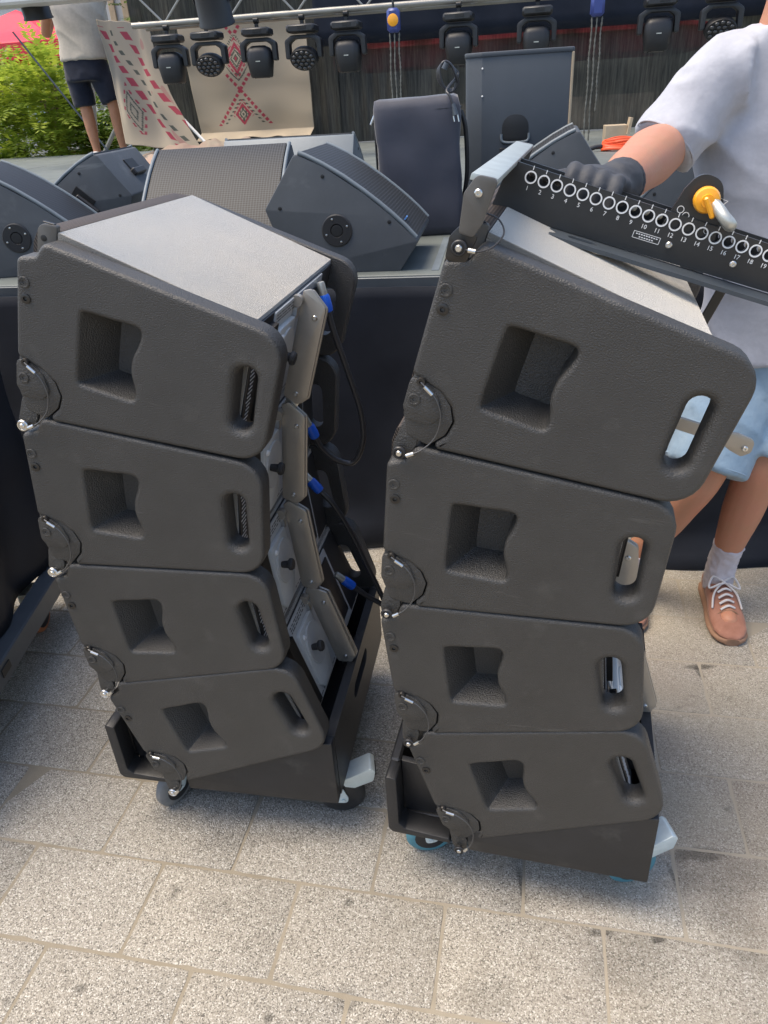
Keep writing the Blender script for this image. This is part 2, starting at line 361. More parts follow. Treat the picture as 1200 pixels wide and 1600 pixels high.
# ================================================================== the ground
STAINS = []
for (px, py, ex, ey, dk) in ((1095, 1042, .060, .012, .45), (1093, 1052, .010, .030, .5), (815, 1385, .008, .05, .5), (940, 1457, .03, .012, .5), (1030, 1468, .018, .012, .45), (1090, 1335, .07, .022, .55), (1125, 1375, .14, .05, .8),
                             (545, 1410, .012, .012, .6), (540, 1560, .03, .03, .72), (420, 1590, .012, .010, .5), (125, 1545, .015, .012, .55), (1050, 1365, .008, .03, .55), (980, 1500, .10, .07, .78), (1150, 1450, .06, .10, .8), (760, 1560, .07, .05, .82), (640, 1290, .03, .06, .8), (330, 1420, .05, .04, .86), (420, 1310, .20, .03, .85), (880, 1405, .2, .03, .85), (300, 1060, .08, .04, .85)):
    q = at_z(px, py, 0); STAINS.append((q.x, q.y, ex, ey, dk))
def slab_material():
    m = bpy.data.materials.new('washed_aggregate'); m.use_nodes = True; nt = m.node_tree; b = nt.nodes['Principled BSDF']; L = nt.links.new
    g = nd(nt, 'NewGeometry'); P = g.outputs['Position']
    oi = nd(nt, 'ObjectInfo')
    v1 = nd(nt, 'TexVoronoi', i_Scale=440.); L(P, v1.inputs['Vector'])
    sp = nd(nt, 'SeparateColor'); L(v1.outputs['Color'], sp.inputs[0])
    rp = nd(nt, 'ValToRGB'); rp.color_ramp.interpolation = 'LINEAR'
    E = rp.color_ramp.elements; E[0].position = 0; E[0].color = (.115, .105, .09, 1); E[1].position = 1; E[1].color = (.58, .555, .495, 1)
    for p, c in ((.12, (.19, .173, .147)), (.28, (.285, .260, .216)), (.65, (.345, .318, .268)), (.86, (.42, .393, .34))):
        e = E.new(p); e.color = (*c, 1)
    L(sp.outputs[0], rp.inputs[0])
    # fine sand between the grains
    n1 = nd(nt, 'TexNoise', i_Scale=420., i_Detail=2.); L(P, n1.inputs['Vector'])
    mx = nd(nt, 'Mix', data_type='RGBA', blend_type='OVERLAY'); mx.inputs[0].default_value = .35; L(rp.outputs[0], mx.inputs[6]); L(n1.outputs['Fac'], mx.inputs[7])
    # sand film lying over the slabs, thicker to the right, with patches of its own
    n2 = nd(nt, 'TexNoise', i_Scale=2.2, i_Detail=7., i_Roughness=.62); L(P, n2.inputs['Vector'])
    sx = nd(nt, 'SeparateXYZ'); L(P, sx.inputs[0])
    mr = nd(nt, 'MapRange'); mr.inputs[1].default_value = -.55; mr.inputs[2].default_value = .55; mr.inputs[3].default_value = -.30; mr.inputs[4].default_value = .16; L(sx.outputs[0], mr.inputs[0])
    ad = nd(nt, 'Math', operation='ADD'); L(n2.outputs['Fac'], ad.inputs[0]); L(mr.outputs[0], ad.inputs[1])
    r2 = nd(nt, 'MapRange'); r2.inputs[1].default_value = .42; r2.inputs[2].default_value = .80; r2.inputs[4].default_value = .62; L(ad.outputs[0], r2.inputs[0])
    n3 = nd(nt, 'TexNoise', i_Scale=5., i_Detail=5.); L(P, n3.inputs['Vector'])
    r3 = nd(nt, 'ValToRGB'); r3.color_ramp.elements[0].color = (.31, .27, .20, 1); r3.color_ramp.elements[1].color = (.27, .22, .165, 1)
    r3.color_ramp.elements[0].position = .4; r3.color_ramp.elements[1].position = .65; L(n3.outputs['Fac'], r3.inputs[0])
    m2 = nd(nt, 'Mix', data_type='RGBA'); L(r2.outputs[0], m2.inputs[0]); L(mx.outputs[2], m2.inputs[6]); L(r3.outputs[0], m2.inputs[7])
    # damp and oily spots
    n4 = nd(nt, 'TexNoise', i_Scale=9., i_Detail=4., i_Roughness=.6); L(P, n4.inputs['Vector'])
    r4 = nd(nt, 'MapRange'); r4.inputs[1].default_value = .66; r4.inputs[2].default_value = .74; r4.inputs[3].default_value = 1.; r4.inputs[4].default_value = .55; L(n4.outputs['Fac'], r4.inputs[0])
    n5 = nd(nt, 'TexNoise', i_Scale=1.3, i_Detail=3.); L(P, n5.inputs['Vector'])
    r5 = nd(nt, 'MapRange'); r5.inputs[1].default_value = .3; r5.inputs[2].default_value = .7; r5.inputs[3].default_value = .84; r5.inputs[4].default_value = 1.08; L(n5.outputs['Fac'], r5.inputs[0])
    r6 = nd(nt, 'MapRange'); r6.inputs[3].default_value = .90; r6.inputs[4].default_value = 1.07; L(oi.outputs['Random'], r6.inputs[0])
    mm = nd(nt, 'Math', operation='MULTIPLY'); L(r4.outputs[0], mm.inputs[0]); L(r5.outputs[0], mm.inputs[1])
    mm2 = nd(nt, 'Math', operation='MULTIPLY'); L(mm.outputs[0], mm2.inputs[0]); L(r6.outputs[0], mm2.inputs[1])
    nw = nd(nt, 'TexNoise', i_Scale=26., i_Detail=3.); L(P, nw.inputs['Vector'])
    for (sx_, sy_, ex, ey, dk) in STAINS:
        vm = nd(nt, 'VectorMath', operation='SUBTRACT'); L(P, vm.inputs[0]); vm.inputs[1].default_value = (sx_, sy_, 0)
        vs_ = nd(nt, 'VectorMath', operation='MULTIPLY'); L(vm.outputs[0], vs_.inputs[0]); vs_.inputs[1].default_value = (1 / ex, 1 / ey, 0)
        ln_ = nd(nt, 'VectorMath', operation='LENGTH'); L(vs_.outputs[0], ln_.inputs[0])
        a_ = nd(nt, 'Math', operation='ADD'); L(ln_.outputs['Value'], a_.inputs[0]); L(nw.outputs['Fac'], a_.inputs[1])
        q_ = nd(nt, 'MapRange'); q_.inputs[1].default_value = .95; q_.inputs[2].default_value = 1.5; q_.inputs[3].default_value = dk; q_.inputs[4].default_value = 1.; L(a_.outputs[0], q_.inputs[0])
        m_ = nd(nt, 'Math', operation='MULTIPLY'); L(mm2.outputs[0], m_.inputs[0]); L(q_.outputs[0], m_.inputs[1]); mm2 = m_
    hs = nd(nt, 'HueSaturation'); L(mm2.outputs[0], hs.inputs['Value']); L(m2.outputs[2], hs.inputs['Color']); L(hs.outputs[0], b.inputs['Base Color'])
    b.inputs['Roughness'].default_value = .85; b.inputs['Specular IOR Level'].default_value = .3
    bp = nd(nt, 'Bump', i_Strength=.55, i_Distance=.0022); L(v1.outputs['Distance'], bp.inputs['Height']); bp.invert = True; L(bp.outputs[0], b.inputs['Normal'])
    return m
MT['slab'] = slab_material()
MT['sand'] = mat('joint_sand', (.245, .212, .158), .95, spec=.2, var=.18, vscale=6, bump=.5, bscale=500, bdist=.002)
def sand_drift(m):
    # wind-blown sand fills the joints to the right with the same pale film as the slabs
    nt = m.node_tree; b = nt.nodes['Principled BSDF']; L = nt.links.new; src = b.inputs['Base Color'].links[0].from_socket
    g = nd(nt, 'NewGeometry'); sx = nd(nt, 'SeparateXYZ'); L(g.outputs['Position'], sx.inputs[0]); n = nd(nt, 'TexNoise', i_Scale=3., i_Detail=5.); L(g.outputs['Position'], n.inputs['Vector'])
    a = nd(nt, 'Math', operation='MULTIPLY_ADD'); L(n.outputs['Fac'], a.inputs[0]); a.inputs[1].default_value = 1.2; L(sx.outputs[0], a.inputs[2])
    mr = nd(nt, 'MapRange'); mr.inputs[1].default_value = .2; mr.inputs[2].default_value = 1.0; L(a.outputs[0], mr.inputs[0])
    mx = nd(nt, 'Mix', data_type='RGBA'); L(mr.outputs[0], mx.inputs[0]); L(src, mx.inputs[6]); mx.inputs[7].default_value = (.315, .277, .215, 1); L(mx.outputs[2], b.inputs['Base Color'])
sand_drift(MT['sand'])
gm = MB(); gm.add([(-60, -20, -.0011), (60, -20, -.0011), (60, 90, -.0011), (-60, 90, -.0011)], [(0, 1, 2, 3)])
pave = gm.build('pavement', 'sand', smooth=None); tag(pave, 'beige pavement of washed aggregate slabs with sandy joints', 'pavement', kind='structure')
TA = math.radians(-12.638); TE = V3((math.cos(TA), math.sin(TA), 0)); TM = V3((math.sin(TA), -math.cos(TA), 0))
B_, A_, O_, O2_ = .19911, .30042, -1.08216, -.7235
def slab(seed):
    rnd = random.Random(seed); pts = []; a, b = A_ / 2 - .0029, B_ / 2 - .0029
    for (x0, y0, x1, y1, n) in ((-a, -b, a, -b, 13), (a, -b, a, b, 9), (a, b, -a, b, 13), (-a, b, -a, -b, 9)):
        for k in range(n):
            t = k / n; c = .0018 if k == 0 else 0; x, y = x0 + (x1 - x0) * t, y0 + (y1 - y0) * t
            e = .0011 * noise.noise(V3((x * 60, y * 60, seed * 3.1))) - (.0025 if rnd.random() < .04 else 0)
            pts.append((x * (1 + e / a) - math.copysign(c, x), y * (1 + e / b) - math.copysign(c, y)))
    m = MB(); m.prism(pts, -.04, 0, .0013, 'z'); return m.mesh('paving_slab', 'slab', 30)
SLABS = [slab(k) for k in range(7)]
cnt = 0
for k in range(-9, 4):
    for j in range(-8, 14):
        c = TM * ((k + .5) * B_ + O_) + TE * ((j + .5 + (0 if k % 2 else -.5)) * A_ + O2_)
        if c.y < .3 or c.y > 2.75: continue
        q = c - CAM; dpt = q.dot(RF); px = 600 + FPX * q.dot(RR) / dpt; py = 800 + FPX * q.dot(RD) / dpt
        if -220 < px < 1420 and py < 1800:
            o = link('paving_slab', random.choice(SLABS), pave); o.location = (c.x, c.y, random.uniform(-.0008, .0006))
            o.rotation_euler = (random.uniform(-.004, .004), random.uniform(-.004, .004), TA + random.uniform(-.006, .006)); cnt += 1

# ================================================================== line array cabinets
OUT = [(-.0125, .033, .010), (.0160, .0415, .010), (.0270, .0640, .014), (.392, .0290, .046), (.392, -.1755, .046), (.036, -.2135, .012),
       (.0560, -.188, .012), (.0600, -.166, .012), (.0500, -.146, .012), (.0300, -.131, .012), (-.0125, -.118, .010)]
REC = spline([V3((x, y, 0)) for x, y in ((.0875, -.125), (.0870, -.076), (.0880, -.028), (.0950, -.0195), (.133, -.0190), (.169, -.0190), (.1790, -.0270), (.1765, -.0450), (.1690, -.0680), (.1685, -.0920), (.1760, -.1150), (.1775, -.1280), (.170, -.1355), (.133, -.1345), (.0960, -.1335))], 4, True)
REC = ccw([(p.x, p.y) for p in REC])
SLOT = ((.3435, -.046), (.3475, -.116))
def side_panel(mirror):
    m = MB(); outer = ccw(rounded(OUT, 6)); n = len(outer); T = .040; rb = .0065
    rings = [(offset(outer, -.003), T), (outer, T - .003), (outer, rb)]
    for a in (25, 50, 70, 90): a = math.radians(a); rings.append((offset(outer, -rb * (1 - math.cos(a))), rb * (1 - math.sin(a))))
    rings.append((offset(outer, -rb - .002), 0))
    srings = [(.016, T), (.016, .014)]
    for a in (70, 45, 22, 0): a = math.radians(a); srings.append((.016 + .012 * (1 - math.sin(a)), .014 * (1 - math.cos(a))))
    srings.append((.0305, 0)); S = [(stadium(*SLOT, r), y) for r, y in srings]
    rf = .007; Rg = [(REC, rf)]
    for a in (65, 40, 20, 0): a = math.radians(a); Rg.append((offset(REC, rf * (1 - math.sin(a))), rf * (1 - math.cos(a))))
    Rg.append((offset(REC, rf + .002), 0))
    fl = [(.0875 + .036 + (x - .0875) * .60, -.1345 + .015 + (z + .1345) * .85) for x, z in REC]
    Rg.insert(0, (fl, .058))
    def rg(rs):
        o = len(m.v); k = len(rs[0][0]); vs = [(x, y, z) for q, y in rs for x, z in q]; fs = []
        for i in range(len(rs) - 1):
            for j in range(k): fs.append((i * k + j, i * k + (j + 1) % k, (i + 1) * k + (j + 1) % k, (i + 1) * k + j))
        m.add(vs, fs); return o, k
    o1, k1 = rg(rings); o2, k2 = rg(S); o3, k3 = rg(Rg)
    loops = [rings[-1][0], S[-1][0], Rg[-1][0]]; base = [o1 + (len(rings) - 1) * k1, o2 + (len(S) - 1) * k2, o3 + (len(Rg) - 1) * k3]
    idx = [base[0] + i for i in range(k1)] + [base[1] + i for i in range(k2)] + [base[2] + i for i in range(k3)]
    for t in tess(loops): m.f.append(tuple(idx[i] for i in t))
    bh = offset(REC, .004); ob = len(m.v); m.add([(x, T, z) for x, z in bh], [])
    idx = [o1 + i for i in range(k1)] + [o2 + i for i in range(k2)] + [ob + i for i in range(len(bh))]
    for t in tess([rings[0][0], S[0][0], bh]): m.f.append(tuple(idx[i] for i in t))
    for t in tess([fl]): m.f.append(tuple(o3 + i for i in t))
    if mirror: m.v = [(x, .585 - y, z) for x, y, z in m.v]
    return m.mesh('side_panel', 'panel', 40, weld=True)
PANEL, PANEL_FAR = side_panel(False), side_panel(True)
def screw_mesh():
    m = MB(); m.lathe([(.0085, .002), (.0085, -.0012), (.0075, -.0018), (.0060, -.0018), (.0055, -.0008), (.0028, -.0008), (.0024, .0015)], axis='y', seg=18); return m.mesh('screw', 'panel', 30)
SCREW = screw_mesh()
m = MB(); m.lathe([(.0075, .001), (.0075, -.0015), (.0055, -.0022), (.0035, -.0022), (.003, -.0005), (.0028, .001)], axis='y', seg=16); BOLT = m.mesh('bolt', 'dark', 30)
m = MB(); m.lathe([(.0048, .003), (.0048, -.002), (.0035, -.0032), (.0018, -.0032), (.0015, -.001)], axis='y', seg=12); BOLTS = m.mesh('bolt', 'steel', 30)
def prism_mesh(name, poly, y0, y1, material, b=.001, ax='y'):
    m = MB(); m.prism(poly, y0, y1, b, ax); return m.mesh(name, material, 35)
def body_mesh():
    """wooden box with a pocket behind each side panel's hand recess"""
    q = ccw(rounded([(.0265, .0720, .002), (.333, .0278, .002), (.333, -.181, .002), (.0265, -.2055, .002)], 2)); h = [(.080, -.142), (.186, -.142), (.186, -.012), (.080, -.012)]
    m = MB(); n = len(q); ys = (.0412, .0420, .5430, .5438)
    for y, d in zip(ys, (.0008, 0, 0, .0008)): m.v += [(x, y, z) for x, z in offset(q, -d)]
    for i in range(3):
        for k in range(n): m.f.append((i * n + k, i * n + (k + 1) % n, (i + 1) * n + (k + 1) % n, (i + 1) * n + k))
    for y0, y1, base in ((.0412, .075, 0), (.5438, .510, 3 * n)):
        o = len(m.v); m.v += [(x, y, z) for y in (y0, y1) for x, z in h]
        idx = [base + i for i in range(n)] + [o + i for i in range(4)]
        for t in tess([q, h]): m.f.append(tuple(idx[i] for i in t))
        for k in range(4): m.f.append((o + k, o + (k + 1) % 4, o + 4 + (k + 1) % 4, o + 4 + k))
        m.f.append((o + 4, o + 5, o + 6, o + 7))
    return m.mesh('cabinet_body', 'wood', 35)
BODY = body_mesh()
GR = prism_mesh('grille', rounded([(.0260, .0715, .001), (-.010, .0670, .008), (-.0175, .045, .01), (-.0175, -.180, .01), (-.008, -.203, .008), (.0260, -.205, .001)], 4), .052, .533, 'grille', .002)
guv(GR, lambda c: (c.z * .8 + c.x, c.y))
RIGP = prism_mesh('rigging_plate', rounded([(-.004, .0, .002), (-.004, .077, .013), (.0255, .0805, .004), (.0255, .0, .002)], 4), .0405, .0515, 'flyend', .001)
RIGH = MB().lathe([(.0045, .0002), (.0045, -.0008), (.0038, -.001)], (.006, .0405, .058), 'y', 14).mesh('pin_hole', 'label', 30)
RIGT = MB().box((.0115, .046, .0805), (.018, .006, .0015), b=.0005).mesh('rubber_pad', 'black', 30)
WEB = prism_mesh('hinge_housing', rounded([(-.0095, -.112, .003), (.030, -.128, .01), (.049, -.145, .01), (.0585, -.166, .01), (.054, -.188, .01), (.036, -.2105, .008), (.004, -.206, .008), (-.0095, -.175, .006)], 3), .0024, .039, 'panel', .0012)
FLAP = prism_mesh('pin_flap', rounded([(-.0125, -.1205, .008), (.012, -.1245, .01), (.0300, -.137, .012), (.0425, -.163, .014), (.030, -.1795, .014), (.0, -.1825, .012), (-.0125, -.166, .012)], 5), -.0010, .0120, 'panel', .0012)
EAR = prism_mesh('hinge_plate', rounded([(-.006, -.186, .004), (.018, -.192, .006), (.020, -.218, .008), (.012, -.241, .012), (-.008, -.241, .012), (-.012, -.226, .010)], 5), .0036, .0120, 'panel', .001)
m = MB(); m.lathe([(.004, .03), (.004, -.003), (.0085, -.003), (.0097, -.0045), (.0097, -.0070), (.0086, -.0085), (.0070, -.0086), (.0060, -.0072), (.0055, -.0072)], axis='y', seg=18); PIN = m.mesh('locking_pin', 'steel', 30); PINB = m.mesh('locking_pin', 'black', 30)
m = MB(); m.lathe([(.0042, -.006), (.0042, -.0095), (.0034, -.0106), (.0020, -.0106)], axis='y', seg=14); BUT = m.mesh('pin_button', 'steel', 30)
LAN = spline([(.0026, -.0045, -.123), (.014, -.007, -.1285), (.030, -.007, -.140), (.042, -.0065, -.163), (.042, -.007, -.192), (.029, -.0085, -.216), (.011, -.0085, -.2315)], 6)
LANY = MB().tube(LAN, .0012, 6).mesh('lanyard', 'lanyard', 60); LANS = LANY
m = MB(); m.tube([(.009, -.0070, -.1262), (.022, -.0072, -.1335)], .0031, 10); FER1 = m.mesh('ferrule', 'steel', 40)
m = MB(); m.tube([(.012, -.0085, -.2310), (.021, -.0085, -.2240)], .0031, 10); FER2 = m.mesh('ferrule', 'steel', 40)
m = MB(); m.lathe([(.0065, .002), (.0065, -.0020), (.0055, -.0045), (.0025, -.0045), (.002, -.002)], axis='y', seg=14); LSC = m.mesh('lanyard_screw', 'dark', 30)
def plate_x(name, poly, x0, x1, material, b=.001): return prism_mesh(name, poly, x0, x1, material, b, 'x')
REARP = plate_x('rear_panel', rounded([(.046, .020, .003), (.54, .020, .003), (.54, -.172, .003), (.046, -.172, .003)], 3), .3325, .3365, 'black')
AMP = plate_x('amplifier_plate', rounded([(.137, .019, .003), (.452, .019, .003), (.452, -.170, .003), (.137, -.170, .003)], 3), .3362, .3395, 'ampplate')
DIALP = plate_x('dial_plate', rounded([(.152, -.012, .008), (.245, -.012, .004), (.245, -.120, .004), (.225, -.157, .004), (.165, -.157, .004), (.152, -.140, .004)], 3), .3393, .3475, 'dial', .0015)
DIALD = MB().lathe([(.046, .3465), (.046, .3495), (.045, .3505)], (0, .205, -.068), 'x', 32).mesh('dial_disc', 'ampplate', 30)
KNOB = MB().lathe([(.006, .349), (.0072, .356), (.0078, .364), (.0120, .367), (.0120, .372), (.0100, .375)], (0, .178, -.062), 'x', 18).mesh('knob', 'rubber', 30)
LEDB = MB().lathe([(.006, .3465), (.006, .349), (.004, .351)], (0, .170, -.030), 'x', 14).mesh('button', 'white', 30)
AMPR = plate_x('connector_plate', rounded([(.335, .004, .003), (.438, .004, .003), (.438, -.150, .003), (.335, -.150, .003)], 3), .3393, .3420, 'black')
def printing():
    m = MB(); rnd = random.Random(3)
    for r in range(4):
        y = .145
        while y < .30:
            l = rnd.uniform(.004, .016); m.box((.3398, y + l / 2, .012 - r * .0055 if r < 3 else -.163), (.0004, l, .0018)); y += l + rnd.uniform(.003, .008)
    return m.mesh('printed_text', 'label', None)
PRNT = printing()
FIN = MB().box((.342, .0, -.076), (.012, .0022, .165), b=.0006).mesh('cooling_fin', 'dark', 30)
def rear_text():
    m = MB(); rnd = random.Random(5)
    for r in range(16):
        m.box((.3368, .062 + rnd.uniform(0, .004), -.04 - r * .0075), (.0005, rnd.uniform(.015, .026), .0022))
    return m.mesh('printed_text', 'white', None)
RTXT = rear_text()
LINKP = rounded([(.349, .030, .004), (.362, .037, .006), (.394, .011, .010), (.394, -.160, .008), (.378, -.179, .010), (.349, -.168, .006)], 4)
LINK = prism_mesh('rear_link_bar', LINKP, .258, .2645, 'nickel', .0012); LINK2 = prism_mesh('rear_link_bar', [(x + .002, z - .003) for x, z in LINKP], .2695, .2755, 'nickel', .0012)
CLIP = MB().box((.3440, .252, -.006), (.010, .012, .020), b=.0015).mesh('bar_clip', 'steel', 30)
ROLL = MB().lathe([(.010, .243), (.010, .257), (.008, .258)], (.344, 0, .014), 'y', 14).mesh('bar_roller', 'nickel', 30)
LINKR = prism_mesh('rear_link_bar', rounded([(.335, -.150, .002), (.470, -.150, .002), (.486, -.146, .003), (.514, -.149, .010), (.517, -.170, .008), (.506, -.181, .006), (.486, -.177, .004), (.470, -.171, .002), (.335, -.171, .002)], 4), .262, .268, 'nickel', .0008)
KNUC = prism_mesh('bar_knuckle', rounded([(.352, -.155, .004), (.386, -.158, .006), (.372, -.200, .008), (.354, -.196, .006)], 3), .2645, .2695, 'steel', .001)

LBL = {0: 'topmost speaker cabinet of the left stack with sunlit top', 1: 'second speaker cabinet from the top in the left stack', 2: 'third speaker cabinet from the top in the left stack',
       3: 'lowest speaker cabinet of the left stack resting on its cart', 4: 'topmost speaker cabinet of the right stack under the numbered fly bar', 5: 'second speaker cabinet from the top in the right stack',
       6: 'third speaker cabinet from the top in the right stack', 7: 'lowest speaker cabinet of the right stack resting on its cart'}
def cabinet(i):
    r = empty('line_array_speaker', cab_matrix(i), LBL[i], 'loudspeaker', 'black line array cabinets stacked on carts')
    P = lambda n, me, loc=None: _p(n, me, r, loc)
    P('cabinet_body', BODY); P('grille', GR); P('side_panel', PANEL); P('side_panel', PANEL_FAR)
    g = P('rigging_plate', RIGP); _p('pin_hole', RIGH, g); _p('rubber_pad', RIGT, g)
    for (u, v) in ((0, 0), (0, -.150)): P('screw', SCREW, (u, -.0002 if v == 0 else -.0014, v))
    P('bolt', BOLT, (.0032, -.0002, -.0237))
    P('hinge_housing', WEB); P('pin_flap', FLAP); P('hinge_plate', EAR); P('lanyard_screw', LSC, (.0026, -.0002, -.123))
    l = P('lanyard', LANS if i < 4 else LANY); _p('ferrule', FER1, l); _p('ferrule', FER2, l)
    p = P('locking_pin', PIN if i < 4 else PINB, (.001, 0, -.2315)); _p('pin_button', BUT, p)
    P('rear_panel', REARP)
    a = P('amplifier_plate', AMP); _p('dial_plate', DIALP, a); _p('dial_disc', DIALD, a); _p('knob', KNOB, a); _p('button', LEDB, a); _p('connector_plate', AMPR, a); _p('printed_text', PRNT, a)['kind'] = 'stuff'
    P('printed_text', RTXT)['kind'] = 'stuff'
    for k in range(8): P('cooling_fin', FIN, (0, .100 + .0042 * k, 0))
    if i == 4:
        b = P('rear_link_bar', LINKR); _p('bolt', BOLTS, b, (.505, .262, -.166))
    else:
        b = P('rear_link_bar', LINK); P('rear_link_bar', LINK2)
        for (u, v) in ((.378, -.010), (.372, -.158)): _p('bolt', BOLTS, b, (u, .258, v))
        P('bar_clip', CLIP); P('bar_roller', ROLL); P('bar_knuckle', KNUC)
    return r
def _p(n, me, parent, loc=None):
    o = link(n, me, parent)
    if loc is not None: o.location = loc
    return o
cabs = [cabinet(i) for i in range(8)]

# ================================================================== carts
def castor(parent, x, y, ang, tyre, brake):
    """swivel castor, axle height .050, under the base board at z .125"""
    rot = Matrix.Rotation(ang, 4, 'Z'); T = Matrix.Translation((x, y, 0)) @ rot
    m = MB(); m.lathe([(.034, -.014), (.040, -.012), (.046, -.010), (.050, -.006), (.050, .006), (.046, .010), (.040, .012), (.034, .014)], (-.022, 0, .050), 'y', 28); m.xf(T)
    wh = m.build('wheel', tyre, parent, 30)
    m = MB(); m.lathe([(.033, -.0145), (.010, -.017), (.010, .017), (.033, .0145)], (-.022, 0, .050), 'y', 20); m.xf(T); m.build('hub', 'black', wh, 30)
    m = MB()
    for s in (-1, 1):
        q = MB(); q.prism(rounded([(-.012, .118, .004), (.024, .118, .004), (.018, .098, .01), (-.010, .043, .008), (-.032, .040, .010), (-.034, .056, .008)], 3), -.0015, .0015, .0006)
        m.add([(a, b + s * .0195, c) for a, b, c in q.v], q.f)
    m.box((.006, 0, .1165), (.040, .042, .004), b=.001); m.box((.006, 0, .1222), (.062, .056, .005), b=.001)
    m.lathe([(.0045, -.024), (.0045, .024)], (-.022, 0, .050), 'y', 10); m.xf(T); fk = m.build('fork', 'zinc', parent, 30)
    if brake:
        m = MB(); m.prism(rounded([(-.02, .112, .004), (-.088, .142, .006), (-.098, .132, .006), (-.092, .104, .006), (-.05, .088, .006), (-.03, .094, .004)], 3), -.024, .024, .002)
        m.xf(T); br = m.build('brake_pedal', 'zinc', parent, 30)
        m = MB(); m.box((-.0965, 0, .120), (.006, .030, .018), b=.002); m.xf(T); m.build('pedal_slot', 'label', br, 30)
        return fk
def cart(side, u0, label, tyre1, tyre2):
    a = ARR[side]; o = a['o'] + a['t'] * u0; o = V3((o.x, o.y, 0))
    n = V3((a['n'].x, a['n'].y, 0)).normalized(); r = empty('transport_cart', frame(o, a['t'], n, UP), label, 'cart', 'wheeled carts under the speaker stacks')
    W = .545
    sidep = rounded([(.158, .127, .004), (.4845, .125, .004), (.4845, .297, .002), (.420, .293, .02), (.392, .276, .02), (.172, .183, .012), (.155, .160, .006)], 3)
    prism_mesh0 = lambda nme, poly, y0, y1, b=.002: _p(nme, prism_mesh(nme, poly, y0, y1, 'cart', b), r)
    prism_mesh0('side_board', sidep, -.004, .018); prism_mesh0('side_board', sidep, W - .02, W)
    m = MB(); m.box((.316, W / 2, .132), (.318, W - .04, .014), b=.002); m.build('base_board', 'cart', r)
    m = MB()
    outer = rounded([(.018, .127, .004), (W - .021, .127, .004), (W - .021, .297, .003), (.018, .297, .003)], 3); hole = stadium((.22, .235), (.33, .235), .020)
    plate_holes(m, outer, [hole], .466, .4855, 'x'); m.build('rear_board', 'cart', r)
    m = MB(); m.box((.010, .29, .220), (.020, .50, .150), b=.004); m.build('front_board', 'cart', r)
    m = MB(); m.prism(rounded([(.0, .296, .006), (.022, .290, .004), (.022, .168, .006), (.034, .156, .006), (.120, .148, .004), (.125, .136, .006), (.008, .140, .010), (.0, .150, .008)], 3), -.004, .040, .003); m.build('front_lip', 'cart', r)
    m = MB(); m.box((.070, .29, .146), (.096, .50, .012), b=.002); m.build('front_tray', 'cart', r)
    m = MB(); m.prism([(.021, .152), (.150, .140), (.19, .180), (.16, .27), (.021, .288)], .046, .060, .002); m.build('inner_board', 'cart', r)
    m = MB(); m.prism([(.021, .152), (.150, .140), (.19, .180), (.16, .27), (.021, .288)], W - .06, W - .046, .002); m.build('inner_board', 'cart', r)
    m = MB(); m.box((.165, .29, .175), (.016, .44, .09), b=.002); m.build('cross_board', 'cart', r)
    castor(r, .085, .085, math.radians(68 if side == 0 else 20), tyre1, False); castor(r, .085, W - .085, math.radians(40), tyre1, False)
    castor(r, .447, .080, math.radians(194 if side == 0 else 204), tyre2, True); castor(r, .425, W - .10, math.radians(10), tyre2, False)
    return r
def plate_holes(m, outer, holes, y0, y1, ax='y'):
    outer = ccw(outer); loops = [outer] + [ccw(h) for h in holes]; o = len(m.v); fs = []; vs = []; n = sum(len(l) for l in loops)
    for y in (y0, y1):
        for l in loops:
            for (a, c) in l: vs.append({'y': (a, y, c), 'x': (y, a, c), 'z': (a, c, y)}[ax])
    for t in tess(loops): fs.append(t); fs.append(tuple(i + n for i in t[::-1]))
    b = 0
    for l in loops:
        k = len(l)
        for i in range(k): fs.append((b + i, b + (i + 1) % k, n + b + (i + 1) % k, n + b + i))
        b += k
    m.add(vs, fs)
cart(0, -.812, 'black wooden cart with grey and black wheels under the left speaker stack', 'greytyre', 'rubber')
cart(1, -.287, 'black wooden cart with blue wheels under the right speaker stack', 'bluetyre', 'bluetyre')

# ================================================================== fly bar on top of the right stack
fb = empty('fly_bar', cab_matrix(4), 'black steel fly bar with numbered holes on top of the right stack', 'fly bar')
m = MB(); holes = [circ((.047 + .0196 * k, .1185 - .0004 * k), .0066, 14) for k in range(24)]
BARP = [(.004, .062), (.560, .0655), (.560, .1215), (.400, .1250), (.012, .1335)]
plate_holes(m, BARP, holes, .2640, .2700); plate_holes(m, BARP, holes, .3200, .3260); m.build('bar_plate', 'fly', fb, 30)
m = MB(); m.box((.282, .292, .127), (.54, .05, .004), b=.001); m.build('bar_web', 'fly', fb) if False else None
m = MB()
fl = [(.004, .2085), (.560, .2085), (.560, .2735), (.004, .2735)]
plate_holes(m, fl, [stadium((.055, .240), (.095, .240), .012), stadium((.135, .240), (.160, .240), .010)], .0560, .0618, 'z'); m.build('bar_flange', 'dolly', fb, 30)  # blue-grey colour stands in for the bluish reflection on the flange
ring = MB(); plate_holes(ring, circ((0, 0), .0088, 22), [circ((0, 0), .0068, 22)], -.0006, 0); ringm = ring.mesh('hole_ring', 'white', None)
tick = MB().box((0, 0, 0), (.0012, .0006, .0055)).mesh('tick_mark', 'white', None)
RX = Matrix.Rotation(math.radians(90), 4, 'X')
for k in range(19):
    u, v = .047 + .0196 * k, .1185 - .0004 * k
    _p('hole_ring', ringm, fb, (u, .2638, v)); _p('tick_mark', tick, fb, (u, .2637, v + .0128))
    t = link('hole_number', text_mesh(str(k + 1), .0086, 'white'), fb); t.matrix_local = Matrix.Translation((u - .0005, .2636, v - .0152)) @ RX
